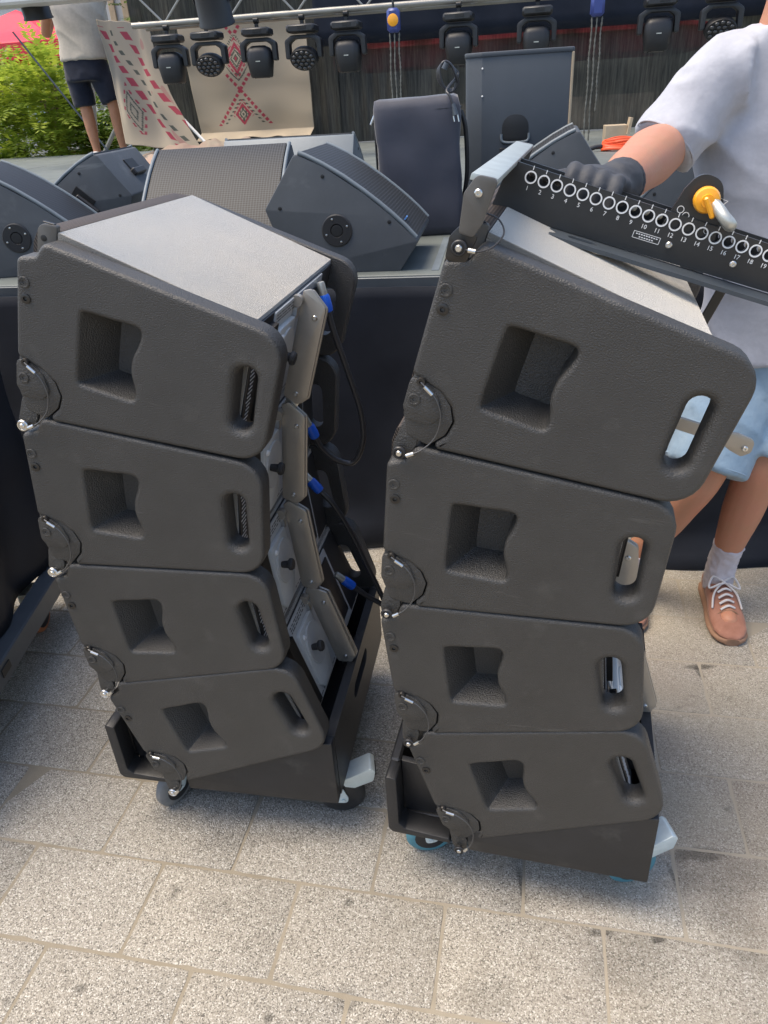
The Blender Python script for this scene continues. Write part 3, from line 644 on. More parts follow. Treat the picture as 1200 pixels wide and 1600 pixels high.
for k in range(24):
    if k in (3, 12): continue
    if k in (0, 1, 5) or k > 7:
        m = MB(); m.lathe([(.0052, .318), (.0052, .313), (.003, .311)], (.047 + .0196 * k, 0, .1175 - .0004 * k), 'y', 10); m.build('bolt_end', 'galv' if k > 7 else 'dark', fb, 30)
m = MB(); m.prism(rounded([(-.0095, .134, .002), (-.0095, .126, .001), (.0225, .128, .001), (.0225, .136, .002)], 2), .006, .572, .0008); m.build('cross_bar', 'flygrey', fb)
m = MB(); m.prism([(-.0095, .100), (-.0045, .100), (-.0045, .1258), (-.0095, .1258)], .006, .572, .0006); m.build('cross_bar_front', 'fly', fb)
m = MB(); m.prism(rounded([(-.004, .068, .004), (-.0110, .112, .010), (-.002, .1345, .010), (.0235, .1365, .006), (.0200, .085, .006), (.014, .068, .004)], 4), -.002, .0055, .0012); ep = m.build('end_plate', 'flyend', fb)
_p('bolt', BOLTS, ep, (.0055, -.002, .1165))
m = MB(); m.prism(rounded([(-.004, .068, .004), (-.0110, .112, .010), (-.002, .1345, .010), (.0235, .1365, .006), (.0200, .085, .006), (.014, .068, .004)], 4), .572, .580, .0012); m.build('end_plate', 'flyend', fb)
m = MB(); m.prism(rounded([(-.012, .034, .006), (.014, .034, .008), (.019, .072, .008), (-.003, .080, .010), (-.014, .062, .010)], 4), .0015, .0110, .001); m.build('pin_ear', 'dark', fb)
p = link('locking_pin', PINB, fb); p.location = (.002, -.0015, .0535); _p('pin_button', BUT, p)
m = MB(); m.tube(spline([(.010, -.009, .0545), (.024, -.010, .0560), (.040, -.006, .066), (.047, .004, .082), (.036, .010, .094), (.018, .008, .097)], 6), .0011, 6); ln = m.build('lanyard', 'cable', fb, 60)
m = MB(); m.tube([(.0135, -.009, .0547), (.0225, -.010, .0558)], .0032, 10); m.build('ferrule', 'steel', ln, 40)
# lug with shackle
m = MB(); plate_holes(m, rounded([(.246, .100, .0), (.256, .160, .016), (.268, .1865, .022), (.300, .1835, .022), (.316, .150, .02), (.325, .100, 0)], 5), [circ((.287, .156), .012, 20)], .2705, .2785); lug = m.build('lifting_lug', 'fly', fb, 30)
m = MB(); m.tube([(.309, .2698, .149), (.3015, .2698, .1625), (.317, .2698, .1605)], .0006, 4, closed=True); m.build('warning_sign', 'white', lug, None)
for k, (u, v) in enumerate(((.262, .134), (.272, .128), (.297, .122), (.308, .118))):
    m = MB(); plate_holes(m, circ((u, v), .0050), [circ((u, v), .0041)], .2698, .2704); m.build('position_mark', 'white', lug, None)
m = MB(); m.lathe([(.010, .315), (.010, .262)], (.287, 0, .156), 'y', 18); m.build('shackle_bolt', 'galv', fb)
m = MB(); m.lathe([(.0165, .262), (.0175, .259), (.0175, .250), (.0155, .246), (.009, .244), (.0085, .241)], (.287, 0, .156), 'y', 22)
m.box((.292, .239, .149), (.030, .010, .007), Matrix.Rotation(math.radians(48), 3, 'Y'), b=.002); m.build('shackle_pin', 'yellow', fb)
m = MB(); m.tube(spline([(.290, .262, .158), (.302, .242, .152), (.314, .230, .144), (.325, .230, .138), (.329, .246, .135), (.326, .275, .136), (.314, .300, .144), (.300, .308, .152)], 6), [.0082] * 43, 12); m.build('shackle_bow', 'galv', fb, 60)
m = MB(); m.lathe([(.014, .274), (.014, .262), (.011, .261)], (.287, 0, .156), 'y', 18); m.build('shackle_eye', 'galv', fb)
for (px, py) in ((1045, 383), (1145, 413)):
    q = in_cab(4, px, py, .263); _p('bolt', BOLTS, fb, (q.x, .2640, q.z))
q = in_cab(4, 1014, 367, .263)
m = MB()
for dx, dz, sx, sz in ((0, .0055, .042, .0008), (0, -.0055, .042, .0008), (-.021, 0, .0008, .0115), (.021, 0, .0008, .0115)): m.box((dx, 0, dz), (sx, .0005, sz))
for k in range(9): m.box((-.016 + .004 * k, 0, .0022), (.0026, .0004, .0018))
for k in range(6): m.box((-.010 + .004 * k, 0, -.0022), (.0026, .0004, .0018))
m.xf(Matrix.Translation((q.x - .002, .2637, q.z - .0045)) @ Matrix.Diagonal((.92, 1, .82, 1))); m.build('position_notice', 'white', fb, None)['kind'] = 'stuff'
m = MB(); m.box((0, 0, 0), (.0145, .005, .088), Matrix.Rotation(math.radians(4), 3, 'Y'), b=.001); m.xf(Matrix.Translation((.368, .300, .014))); m.build('rear_strut', 'fly', fb)
m = MB(); m.box((.352, .300, -.030), (.030, .03, .012), b=.001); m.build('strut_foot', 'fly', fb)

# ================================================================== link cables behind the left stack
def plug(r, p, d):
    """blue locking plug with a steel nose; p = back end, d = direction towards the socket"""
    d = V3(d).normalized(); rot = V3((0, 0, 1)).rotation_difference(d).to_matrix()
    m = MB(); m.lathe([(.0070, 0), (.0100, .002), (.0112, .010), (.0112, .030), (.0095, .034)], axis='z', seg=16); m.v = [tuple(rot @ V3(v) + V3(p)) for v in m.v]; a = m.build('plug', 'blueplug', r, 30)
    m = MB(); m.lathe([(.0085, .033), (.0085, .054), (.0075, .058)], axis='z', seg=14); m.v = [tuple(rot @ V3(v) + V3(p)) for v in m.v]; m.build('plug_nose', 'galv', a, 30)
def cable(label, pts, i0, i1, dep):
    W = [cab_matrix(0) @ V3((0, 0, 0))] * 0
    P = [cab_matrix(0) @ in_cab(0, x, y, w_) for x, y, w_ in pts]
    r = empty('speaker_cable', P[0], label, 'cable', 'black cables with blue plugs on the left stack'); loc = [p - P[0] for p in P]
    m = MB(); m.tube(spline(loc, 8), .0062, 10); m.build('wire', 'cable', r, 60)
    plug(r, loc[0], loc[0] - loc[1]); plug(r, loc[-1], loc[-1] - loc[-2])
cable('black cable looping beside the upper left cabinets with two blue plugs', [(513, 488, .40), (522, 520, .40), (545, 585, .405), (564, 645, .41), (567, 690, .41), (552, 722, .41), (525, 718, .40), (503, 700, .39), (493, 683, .38)], 0, 1, .4)
cable('black cable with blue plugs running from the third cabinet down behind the right stack', [(501, 768, .40), (522, 790, .40), (547, 830, .41), (572, 880, .42), (594, 925, .43), (612, 965, .44), (612, 978, .44), (600, 948, .43), (575, 932, .42), (553, 917, .41)], 2, 3, .4)

# ================================================================== stage
SM = frame(stage(0, 0, 0), SE, SN, UP)
st_ = empty('stage', SM, 'low stage of grey plywood panels on a platform behind the stacks', 'stage')
S0, S1, ND = -6.2, 5.0, 7.6
m = MB(); m.box(((S0 + S1) / 2, .06 + ND / 2, .44), (S1 - S0 - .1, ND - .06, .87)); m.build('platform', 'black', st_)
pm = MB().box((0, 0, 0), (.994, 1.894, .05), b=.003).mesh('deck_panel', 'deck', 30)
for i in range(11):
    for j in range(4):
        if -.70 + i - 5 + .5 > S1: continue
        o = _p('deck_panel', pm, st_, (-.22 + (i - 5.5), .95 + j * 1.9, DECK - .025 + random.uniform(-.001, .001)))
m = MB(); m.box(((S0 + S1) / 2, -.006, DECK - .028), (S1 - S0, .012, .050), b=.002); m.build('deck_edge', 'dolly', st_)
m = MB(); m.box((.292, .33, DECK + .0015), (.022, .56, .003)); m.build('tape_strip', 'monlight', st_)
# skirt: hung cloth with folds and a crumpled hem
def cloth_sheet(nu, nv, fn, thick=.004):
    vs = [fn(i / nu, j / nv) for j in range(nv + 1) for i in range(nu + 1)]; m = MB()
    fs = [(j * (nu + 1) + i, j * (nu + 1) + i + 1, (j + 1) * (nu + 1) + i + 1, (j + 1) * (nu + 1) + i) for j in range(nv) for i in range(nu)]
    m.add(vs, fs); return m
def solidify(o, t=.004):
    md = o.modifiers.new('thickness', 'SOLIDIFY'); md.thickness = t; md.offset = 0; return o
def skirt_fn(a, b):
    s = S0 + a * (S1 - S0); z = DECK - .03 - b * (DECK - .03)
    f = .014 * math.sin(s * 9.5 + 1.9 * math.sin(s * 2.3)) * (.2 + b) + .016 * noise.noise(V3((s * 2.4, b * 2.2, 0))) + .006 * noise.noise(V3((s * 7, b * 6, 2)))
    h = max(0, (b - .80) / .2)
    y = -.022 - .012 * b + f - .05 * h * h + .030 * h * math.sin(s * 3.1 + b * 26 + 2 * noise.noise(V3((s * 1.2, 0, 5))))
    return stage(s, y, max(.004, z + .0 * h))
m = cloth_sheet(420, 26, skirt_fn); sk = m.build('stage_skirt', 'skirt', None, 80); solidify(sk, .003)
tag(sk, 'black cloth skirt hanging down the front of the stage', 'skirt')

# ================================================================== wedge monitors
PROF = rounded([(.186, 0, .006), (.245, .085, .010), (.168, .158, .05), (.089, .222, .06), (-.027, .299, .06), (-.106, .335, .014), (-.157, .262, .02), (-.212, .188, .012), (-.150, 0, .010)], 4)
def wedge(label, o, X, mirror=False, width=.42, grille='mongrille', socket=True, body='monitor', handle_side=False, handle_back=False, badge=False):
    """profile lies in X-up; the body runs away from its near side; the grille is on the rounded upper side"""
    X = V3(X).normalized(); Y = V3((0, 0, 1)).cross(X)
    r = empty('stage_monitor', frame(V3(o), X, Y, UP), label, 'stage monitor', 'wedge monitors standing on the stage')
    sg = -1 if mirror else 1
    P = [(x * sg, z) for x, z in PROF]
    m = MB(); m.prism(P, 0, width, .004); m.build('body', body, r, 40)
    # grille: a curved sheet a little proud of the upper side, with a rim
    top = [(.236, .094), (.205, .127), (.168, .161), (.130, .193), (.089, .225), (.030, .267), (-.027, .301), (-.075, .325), (-.096, .333)]
    q = [(x * sg, z) for x, z in top]
    nrm = []
    for i in range(len(q)):
        a, b = q[max(0, i - 1)], q[min(len(q) - 1, i + 1)]; d = V3((b[0] - a[0], b[1] - a[1], 0)).normalized(); v = V3((-d.y, d.x)).to_2d() if False else (-d.y, d.x)
        if v[1] < 0: v = (-v[0], -v[1])
        nrm.append(v)
    m = MB(); n = len(q); vs = []; fs = []
    for (h) in (.004, -.004):
        for y in (.016, width - .016):
            for i in range(n): vs.append((q[i][0] + nrm[i][0] * h, y, q[i][1] + nrm[i][1] * h))
    for i in range(n - 1):
        fs += [(i, i + 1, n + i + 1, n + i), (2 * n + i, 3 * n + i, 3 * n + i + 1, 2 * n + i + 1), (i, 2 * n + i, 2 * n + i + 1, i + 1), (n + i, n + i + 1, 3 * n + i + 1, 3 * n + i)]
    fs += [(0, n, 3 * n, 2 * n), (n - 1, 3 * n - 1, 4 * n - 1, 2 * n - 1)]
    m.add(vs, fs); g = m.build('grille', grille, r, 40); guv(g.data, lambda c: (c.z * .72 - sg * c.x * .72, c.y))
    for y in (.006, width - .006):
        m = MB(); m.tube([(q[i][0] + nrm[i][0] * .003, y, q[i][1] + nrm[i][1] * .003) for i in range(n)], .0065, 8); m.build('grille_rim', 'monlight', r, 60)
    if badge:
        m = MB(); i = 1; m.box((q[i][0] - sg * .010 + nrm[i][0] * .006, .07, q[i][1] + .008 + nrm[i][1] * .006), (.004, .026, .018), Matrix.Rotation(math.radians(40) * sg, 3, 'Y')); m.build('badge', 'bluelabel', g)
    if socket:
        m = MB(); m.lathe([(.046, .001), (.046, -.003), (.043, -.005), (.020, -.005), (.018, -.003), (.0165, .0)], (sg * .002, 0, .123), 'y', 30); d = m.build('pole_socket', 'black', r, 30)
        m = MB(); m.lathe([(.0165, -.0052), (.012, -.0054)], (sg * .002, 0, .123), 'y', 20); m.build('socket_hole', 'label', d, None)
        for k in range(4):
            a = math.radians(20 + 90 * k); m = MB(); m.lathe([(.0032, -.0045), (.0032, -.0062), (.002, -.0066)], (sg * .002 + .034 * math.cos(a), 0, .123 + .034 * math.sin(a)), 'y', 8); m.build('screw', 'steel', d)
    for (x, z) in ((-.028, .272), (.160, .142), (-.165, .190)):
        m = MB(); m.lathe([(.0055, .001), (.0055, -.0015), (.004, -.002)], (sg * x, 0, z), 'y', 12); m.build('screw', 'label', r)
    if handle_side:
        R = Matrix.Rotation(math.radians(-42) * sg, 3, 'Y')
        m = MB(); m.box((sg * -.020, .0, .185), (.085, .006, .050), R, b=.002); h = m.build('handle_cup', 'label', r)
        m = MB(); m.box((sg * -.020 + .016, -.010, .163), (.095, .018, .024), R, b=.004); m.build('handle', 'black', h)
    if handle_back:
        d = V3((-.212 + .106, 0, .188 - .335)); L = d.length; d.normalize(); c = V3((-.159, 0, .2615))
        R = Matrix.Rotation(math.atan2(-d.x, -d.z) * 1.0, 3, 'Y') if sg > 0 else Matrix.Rotation(-math.atan2(-d.x, -d.z), 3, 'Y')
        m = MB(); m.box((sg * (c.x + .010), width * .55, c.z + .012), (.012, .10, .060), R, b=.002); h = m.build('handle_cup', 'label', r)
        m = MB(); m.box((sg * (c.x - .012), width * .55, c.z - .006), (.020, .12, .026), R, b=.004); m.build('handle', 'black', h)
    return r
E2 = SE; 
wedge('grey wedge monitor with round pole socket at the stage edge behind the left stack', stage(0, .055, DECK), SE, width=.41, badge=True)
wedge('wedge monitor partly cut off at the left picture edge with round pole socket', stage(-1.085, .13, DECK), SE * .97 + SN * .20, width=.30, grille='darkmesh')
wedge('wedge monitor with its wide mesh grille facing the camera', stage(-.745, .475, DECK), V3((SN * -1.) + SE * -.10), width=.50, socket=False) if False else None
def wedge_front(label, s0, s1, n_apex, twist=0., away=False, **kw):
    X = (SN * (1 if away else -1) + SE * twist).normalized(); Y = UP.cross(X)
    # Y points along +SE for X = -SN, along -SE for X = +SN
    o = stage(s0 if not away else s1, n_apex, DECK)
    return wedge(label, o, X, width=s1 - s0, **kw)
wedge_front('wedge monitor with its wide mesh grille facing the camera, between two others', -.745, -.25, .50, .06, socket=False)
wedge_front('pale grey wedge monitor turned away behind the big mesh grille', -.68, -.12, 1.25, 0, True, socket=False, body='monlight')
wedge('wedge monitor with recessed handles on its side and back at the left', stage(-.994 - .106, .60, DECK), SE + SN * .10, mirror=True, width=.44, socket=False, handle_side=True, handle_back=True)
wedge('wedge monitor with ribbed top standing right of the big speaker', stage(.727 - .106, .50, DECK), SE - SN * .06, mirror=True, width=.40, socket=False, badge=False)
wedge('wedge monitor behind the gloved arm, half hidden by the fly bar', stage(1.235 - .106, .46, DECK), SE + SN * .16, mirror=True, width=.42, socket=False)

# ================================================================== big speaker, padded bag, power lead
sp = empty('tall_speaker', frame(stage(.345, .98, DECK), SE, SN, UP) @ Matrix.Rotation(math.radians(2), 4, 'Z'), 'tall dark grey speaker cabinet seen from its back with a cup handle', 'loudspeaker')
m = MB(); plate = rounded([(.0, .03, .02), (.06, .0, .01), (.39, .0, .008), (.39, .42, .01), (.0, .42, .01)], 3); m.prism(plate, .0, .573, .006, 'z'); m.build('cabinet', 'subpaint', sp, 35)
m = MB(); m.prism(offset(ccw(plate), .004), .566, .582, .004, 'z'); m.build('top_rim', 'subpaint', sp, 35)
m = MB(); m.box((.389, .012, .287), (.010, .030, .56), b=.003); m.build('corner_trim', 'card', sp)
m = MB(); m.prism(rounded([(.138, .285, .012), (.138, .375, .045), (.238, .375, .045), (.238, .285, .012)], 5), -.002, .004, .001); hc = m.build('handle_cup', 'label', sp)
m = MB(); m.tube(spline([(.136, -.004, .310), (.138, -.005, .288), (.158, -.006, .280), (.218, -.006, .280), (.238, -.005, .288), (.240, -.004, .310)], 5), .005, 8); m.build('handle_rim', 'monlight', hc)
m = MB(); m.box((.190, -.002, .225), (.120, .006, .075), b=.002); m.build('connector_panel', 'black', sp)
for z in (.53, .44, .17, .06):
    m = MB(); m.sphere((.062, -.001, z), .0035, 8, 6); m.build('rivet', 'white', sp)

def soft_box(w, d, h, r, bulge):
    bm = bmesh.new(); bmesh.ops.create_cube(bm, size=1); bmesh.ops.subdivide_edges(bm, edges=bm.edges, cuts=14, use_grid_fill=True)
    for v in bm.verts:
        p = v.co * 2; q = V3((math.copysign(abs(p.x) ** 1, p.x), p.y, p.z))
        sx, sy, sz = w / 2, d / 2, h / 2; c = V3((q.x * sx, q.y * sy, q.z * sz)); inn = V3((max(-sx + r, min(sx - r, c.x)), max(-sy + r, min(sy - r, c.y)), max(-sz + r, min(sz - r, c.z))))
        dd = c - inn
        if dd.length > 1e-6: c = inn + dd.normalized() * r
        k = 1 - max(abs(p.x) ** 2 * .5 + abs(p.z) ** 2 * .5, 0); c.y += math.copysign(bulge * max(0, k), p.y) if abs(p.y) > .98 else 0
        c += V3((noise.noise(c * 9), noise.noise(c * 9 + V3((5, 0, 0))), noise.noise(c * 9 + V3((0, 7, 0))))) * .008 + V3((noise.noise(c * 22), noise.noise(c * 22 + V3((9, 0, 0))), 0)) * .003
        v.co = c + V3((0, 0, h / 2))
    me = bpy.data.meshes.new('bag'); bm.to_mesh(me); bm.free(); me.shade_smooth(); return me
bg = empty('padded_bag', frame(stage(.192, .755, DECK), SE, SN, UP) @ Matrix.Rotation(math.radians(6), 4, 'Z') @ Matrix.Rotation(math.radians(-1.5), 4, 'Y'), 'navy blue padded bag with zips standing on the stage', 'bag')
me = soft_box(.300, .205, .452, .018, .010); me.materials.append(MT['bag']); link('bag_body', me, bg)
def piping(z, g=.004):
    w, d, r = .300 + g, .205 + g, .035; return [(x - w / 2, y - d / 2, z) for x, y in rounded([(0, 0, r), (w, 0, r), (w, d, r), (0, d, r)], 5)]
m = MB(); m.tube(piping(.412), .0035, 6, closed=True); m.build('piping', 'black', bg, 60)
m = MB(); m.tube([(-.150, -.060, .02), (-.153, -.062, .2), (-.151, -.062, .40)], .0045, 6); z_ = m.build('zip', 'black', bg, 60)
m = MB(); m.box((-.156, -.085, .395), (.008, .010, .034), Matrix.Rotation(.5, 3, 'Y'), b=.002); m.build('zip_puller', 'steel', z_)
m = MB(); m.tube(spline([(.154, -.02, .40), (.170, -.02, .34), (.172, -.01, .2), (.156, .0, .10)], 6), .008, 8); m.build('strap', 'black', bg, 60)
pl_ = empty('power_lead', at_depth(705, 130, .80), 'black coiled power lead with two-pin plug hanging over the navy bag', 'power lead')
O = at_depth(705, 130, .80)
def q_(px, py, D): return at_depth(px, py, D) - O
loops = []
for k in range(3):
    for t in range(12):
        a = 2 * math.pi * t / 12 + .4; loops.append(q_(700 + (12 + 2 * k) * math.cos(a) * (1 if True else 1) + 4 * math.sin(a), 120 + (24 - 2 * k) * math.sin(a), .70 + .012 * k + .006 * math.cos(a)))
m = MB(); m.tube(spline(loops + [q_(698, 140, .66), (q_(703, 150, .64)), q_(709, 168, .635)], 3), .0045, 8); m.build('wire', 'cable', pl_, 60)
m = MB(); m.tube([q_(708, 162, .635), q_(712, 180, .632)], [.006, .011], 10); pg = m.build('plug', 'dolly', pl_, 40)
for dx in (-3, 4):
    m = MB(); m.tube([q_(711 + dx, 179, .632), q_(713 + dx, 190, .630)], .0025, 8); m.build('plug_prong', 'steel', pg, 40)
m = MB(); m.tube([q_(694, 108, .69), q_(698, 98, .69)], [.011, .009], 10); m.build('coupler', 'dolly', pl_, 40)

# ================================================================== covered load on a dolly at the left edge
dl = empty('steel_dolly', (-1.05, 1.55, 0), 'blue grey steel dolly with orange wheels at the left picture edge', 'dolly')
m = MB(); m.box((.045, .0, .185), (.055, .95, .065), b=.004); m.build('side_beam', 'dolly', dl)
m = MB(); m.box((-.60, .0, .185), (.055, .95, .065), b=.004); m.build('side_beam', 'dolly', dl)
for y in (-.44, .44):
    m = MB(); m.box((-.278, y, .180), (.588, .05, .05), b=.003); m.build('cross_beam', 'dolly', dl)
m = MB(); m.box((.074, -.09, .190), (.003, .045, .022), Matrix.Rotation(0, 3, 'X')); m.build('beam_slot', 'label', dl)
for (x, y) in ((-.04, .32), (-.04, -.36), (-.52, .32), (-.52, -.36)):
    m = MB(); m.lathe([(.048, -.016), (.058, -.013), (.060, 0), (.058, .013), (.048, .016)], (x, y, .060), 'x', 26); wh = m.build('wheel', 'orangetyre', dl, 40)
    m = MB(); m.lathe([(.045, -.017), (.012, -.021), (.012, .021), (.045, .017)], (x, y, .060), 'x', 18); m.build('hub', 'black', wh, 30)
    m = MB()
    for s in (-1, 1): m.box((x + s * .026, y, .105), (.004, .05, .09), b=.001)
    m.box((x, y, .151), (.07, .07, .004), b=.001); m.build('fork', 'zinc', dl)
def cover_fn(a, b):
    # around a box, from the top edge down
    w, d, h = .58, .88, .86; P = 2 * (w + d); t = a * P
    if t < d: p = V3((w / 2, -d / 2 + t, 0)); nn = V3((1, 0, 0))
    elif t < d + w: p = V3((w / 2 - (t - d), d / 2, 0)); nn = V3((0, 1, 0))
    elif t < 2 * d + w: p = V3((-w / 2, d / 2 - (t - d - w), 0)); nn = V3((-1, 0, 0))
    else: p = V3((-w / 2 + (t - 2 * d - w), -d / 2, 0)); nn = V3((0, -1, 0))
    f = .016 * math.sin(t * 17 + 2 * noise.noise(V3((t * 2, b * 2, 0)))) * b + .012 * noise.noise(V3((t * 5, b * 4, 3)))
    return p + nn * (f + .012 * b) + UP * (h * (1 - b))
cv = empty('covered_case', (-1.335, 1.56, .222), 'tall case under a creased black cover on the dolly at the left', 'case')
m = MB(); m.box((0, 0, .425), (.55, .85, .85)); m.build('case_body', 'black', cv)
m = cloth_sheet(160, 24, cover_fn); c_ = m.build('cover', 'cover', cv, 80, True); solidify(c_, .003)
m = MB(); m.box((0, 0, .865), (.60, .90, .006), b=.002); m.build('cover_top', 'cover', cv)

# ================================================================== truss, lamps and hoists over the stage
TD = 5.0
tz = at_depth(420, 24, TD).z
t0, t1 = at_depth(206, 36, TD), at_depth(1400, 24, TD)
TS0 = (t0 - SA).dot(SE); TS1 = (t1 - SA).dot(SE)
tr = empty('lighting_truss', frame(stage(0, TD, tz), SE, SN, UP), 'aluminium lighting truss lowered over the back of the stage', 'truss')
for (y, z) in ((0, 0), (.29, 0), (0, .29), (.29, .29)):
    m = MB(); m.tube([(TS0, y, z), (TS1, y, z)], .024, 10); m.build('chord', 'alu', tr, 60)
brm = MB(); brm.tube([(-.145, 0, -.145), (.145, 0, .145)], .009, 6); BR1 = brm.mesh('brace', 'alu', 60)
brm = MB(); brm.tube([(-.145, 0, .145), (.145, 0, -.145)], .009, 6); BR2 = brm.mesh('brace', 'alu', 60)
nb = int((TS1 - TS0) / .29)
for k in range(nb):
    _p('brace', BR1 if k % 2 else BR2, tr, (TS0 + .145 + .29 * k, 0, .145))
    o = _p('brace', BR2 if k % 2 else BR1, tr, (TS0 + .145 + .29 * k, .145, 0)); o.rotation_euler.x = math.radians(90)

def lamp_parts(kind):
    P = []
    m = MB(); m.lathe([(.036, -.02), (.036, .02)], (0, 0, -.005), 'x', 14); m.box((0, 0, -.055), (.03, .03, .05), b=.003); P.append(('clamp', m.mesh('clamp', 'lamp', 40), []))
    m = MB(); m.box((0, 0, -.125), (.25, .22, .085), b=.018); bse = m.mesh('base', 'lampgrey', 40)
    s = MB(); s.box((.02, -.111, -.118), (.075, .004, .035), b=.001); P.append(('base', bse, [('display', s.mesh('display', 'label', 30))]))
    yk = rounded([(-.165, -.43, .03), (-.165, -.235, .05), (-.10, -.185, .03), (.10, -.185, .03), (.165, -.235, .05), (.165, -.43, .03), (.125, -.43, .02), (.122, -.265, .05), (.075, -.225, .03), (-.075, -.225, .03), (-.122, -.265, .05), (-.125, -.43, .02)], 4)
    m = MB(); m.prism(yk, -.045, .045, .006); P.append(('yoke', m.mesh('yoke', 'lampgrey', 40), []))
    if kind == 'spot':
        m = MB(); prof = [(.060, -.265, .060), (.095, -.29, .09), (.115, -.34, .105), (.115, -.43, .11), (.105, -.50, .105), (.095, -.585, .095), (.085, -.60, .085)]
        vs = []; fs = []; N = 20
        for (a, z, b) in prof:
            for k in range(N):
                t = 2 * math.pi * k / N; c, s_ = math.cos(t), math.sin(t); e = .55
                vs.append((a * math.copysign(abs(c) ** e, c), b * math.copysign(abs(s_) ** e, s_), z))
        for i in range(len(prof) - 1):
            for k in range(N): fs.append((i * N + k, i * N + (k + 1) % N, (i + 1) * N + (k + 1) % N, (i + 1) * N + k))
        fs += [tuple(range(N)), tuple((len(prof) - 1) * N + k for k in range(N))]
        m.add(vs, fs); hm = m.mesh('head', 'lamp', 50)
        s = MB(); s.box((0, -.112, -.43), (.04, .003, .010)); s2 = MB(); s2.lathe([(.07, -.598), (.07, -.606)], axis='z', seg=20)
        P.append(('head', hm, [('nameplate', s.mesh('nameplate', 'galv', 30)), ('front_lens', s2.mesh('front_lens', 'lens', 30))]))
    else:
        R = Matrix.Rotation(math.radians(24), 4, 'X')
        T = Matrix.Translation((0, 0, -.42)) @ R
        m = MB(); m.lathe([(.05, .10), (.10, .08), (.125, .02), (.125, -.06), (.118, -.075)], axis='y', seg=26); m.xf(T); hm = m.mesh('head', 'lamp', 40)
        lens = []
        pts = [(0, 0)] + [(.045 * math.cos(a), .045 * math.sin(a)) for a in np.arange(6) * math.pi / 3] + [(.088 * math.cos(a), .088 * math.sin(a)) for a in np.arange(12) * math.pi / 6]
        for (x, z) in pts:
            s = MB(); s.lathe([(.019, -.072), (.019, -.082), (.013, -.088), (.004, -.090)], (x, 0, z), 'y', 10); s.xf(T); lens.append(('led_lens', s.mesh('led_lens', 'lens', 60)))
        P.append(('head', hm, lens))
    return P
LP = {'spot': lamp_parts('spot'), 'wash': lamp_parts('wash')}
def moving_head(kind, px, py, label, rz=0., sc=1.0):
    c = at_depth(px, py, TD); s = (c - SA).dot(SE); z = tz - .024
    r = empty('moving_head_lamp', frame(stage(s, TD, z), SE, SN, UP) @ Matrix.Rotation(rz, 4, 'Z') @ Matrix.Diagonal((.95, .95, .70, 1)), label, 'stage lamp', 'moving head lamps hanging from the truss')
    for n, me, sub in LP[kind]:
        o = _p(n, me, r)
        for n2, m2 in sub: _p(n2, m2, o)
for kind, px, label in (('spot', 262, 'leftmost moving head lamp, closed barrel, beside the dark gauze gap'), ('wash', 324, 'round lens moving head lamp just left of the embroidered motif'),
                        ('spot', 403, 'barrel moving head lamp in front of the embroidered banner'), ('wash', 474, 'round lens moving head lamp at the right edge of the embroidered banner'),
                        ('spot', 543, 'barrel moving head lamp above and left of the navy bag'), ('spot', 717, 'barrel moving head lamp above the power lead'),
                        ('spot', 838, 'barrel moving head lamp directly above the tall speaker'), ('spot', 1026, 'barrel moving head lamp left of the worker in the pale shirt'),
                        ('wash', 1122, 'round lens moving head lamp above the worker’s shoulder')):
    moving_head(kind, px, 60, label.replace('’', ''), random.uniform(-.12, .12))
def par(px, py, D, label, rt):
    c = at_depth(px, py, D); r = empty('par_lamp', frame(c, SE, SN, UP) @ Matrix.Rotation(rt, 4, 'X'), label, 'stage lamp')
    m = MB(); m.lathe([(.06, .17), (.10, .13), (.125, .05), (.13, -.12), (.137, -.13), (.137, -.14), (.12, -.14)], axis='z', seg=24); m.build('can', 'lamp', r, 40)
    m = MB(); m.lathe([(.12, -.136), (.12, -.130)], axis='z', seg=24); m.build('front_lens', 'lens', r, 30)
    m = MB(); m.tube([(-.14, 0, 0), (-.15, 0, .16), (-.08, 0, .24), (.08, 0, .24), (.15, 0, .16), (.14, 0, 0)], .010, 6); m.build('bracket', 'lamp', r, 60)
par(332, 4, 4.2, 'big dark stage lamp hanging in front of the truss at the top', math.radians(18))
def hoist(px, py, label, D=4.6, disc=True):
    c = at_depth(px, py, D); r = empty('chain_hoist', frame(c, SE, SN, UP), label, 'chain hoist', 'chain hoists on the truss')
    m = MB(); m.box((0, 0, 0), (.10, .09, .16), b=.02); b = m.build('hoist_body', 'hoist', r, 40)
    if disc: m = MB(); m.lathe([(.042, -.046), (.042, -.052), (.036, -.055)], axis='y', seg=20); m.build('hoist_disc', 'yellow', b, 30)
    m = MB(); m.tube([(0, 0, .08), (0, 0, .17), (.02, 0, .20), (0, 0, .22), (-.02, 0, .20), (0, 0, .18)], .010, 6); m.build('hook', 'lamp', r, 60)
    L = c.z - DECK - .05
    for k, x in enumerate((-.035, .0, .038)):
        m = MB(); n = 40; m.tube([(x + .003 * math.sin(j * .35 + k), .003 * math.cos(j), -.08 - (L - .08) * (.75 if k == 2 else 1.) * j / n) for j in range(n + 1)], [.0085 if j % 2 else .0045 for j in range(n + 1)], 6); m.build('chain', 'chain', r, 60)
hoist(615, 32, 'blue chain hoist with yellow disc hanging above the navy bag'); hoist(934, 6, 'dark blue chain hoist right of the tall speaker with slack chains', disc=False)

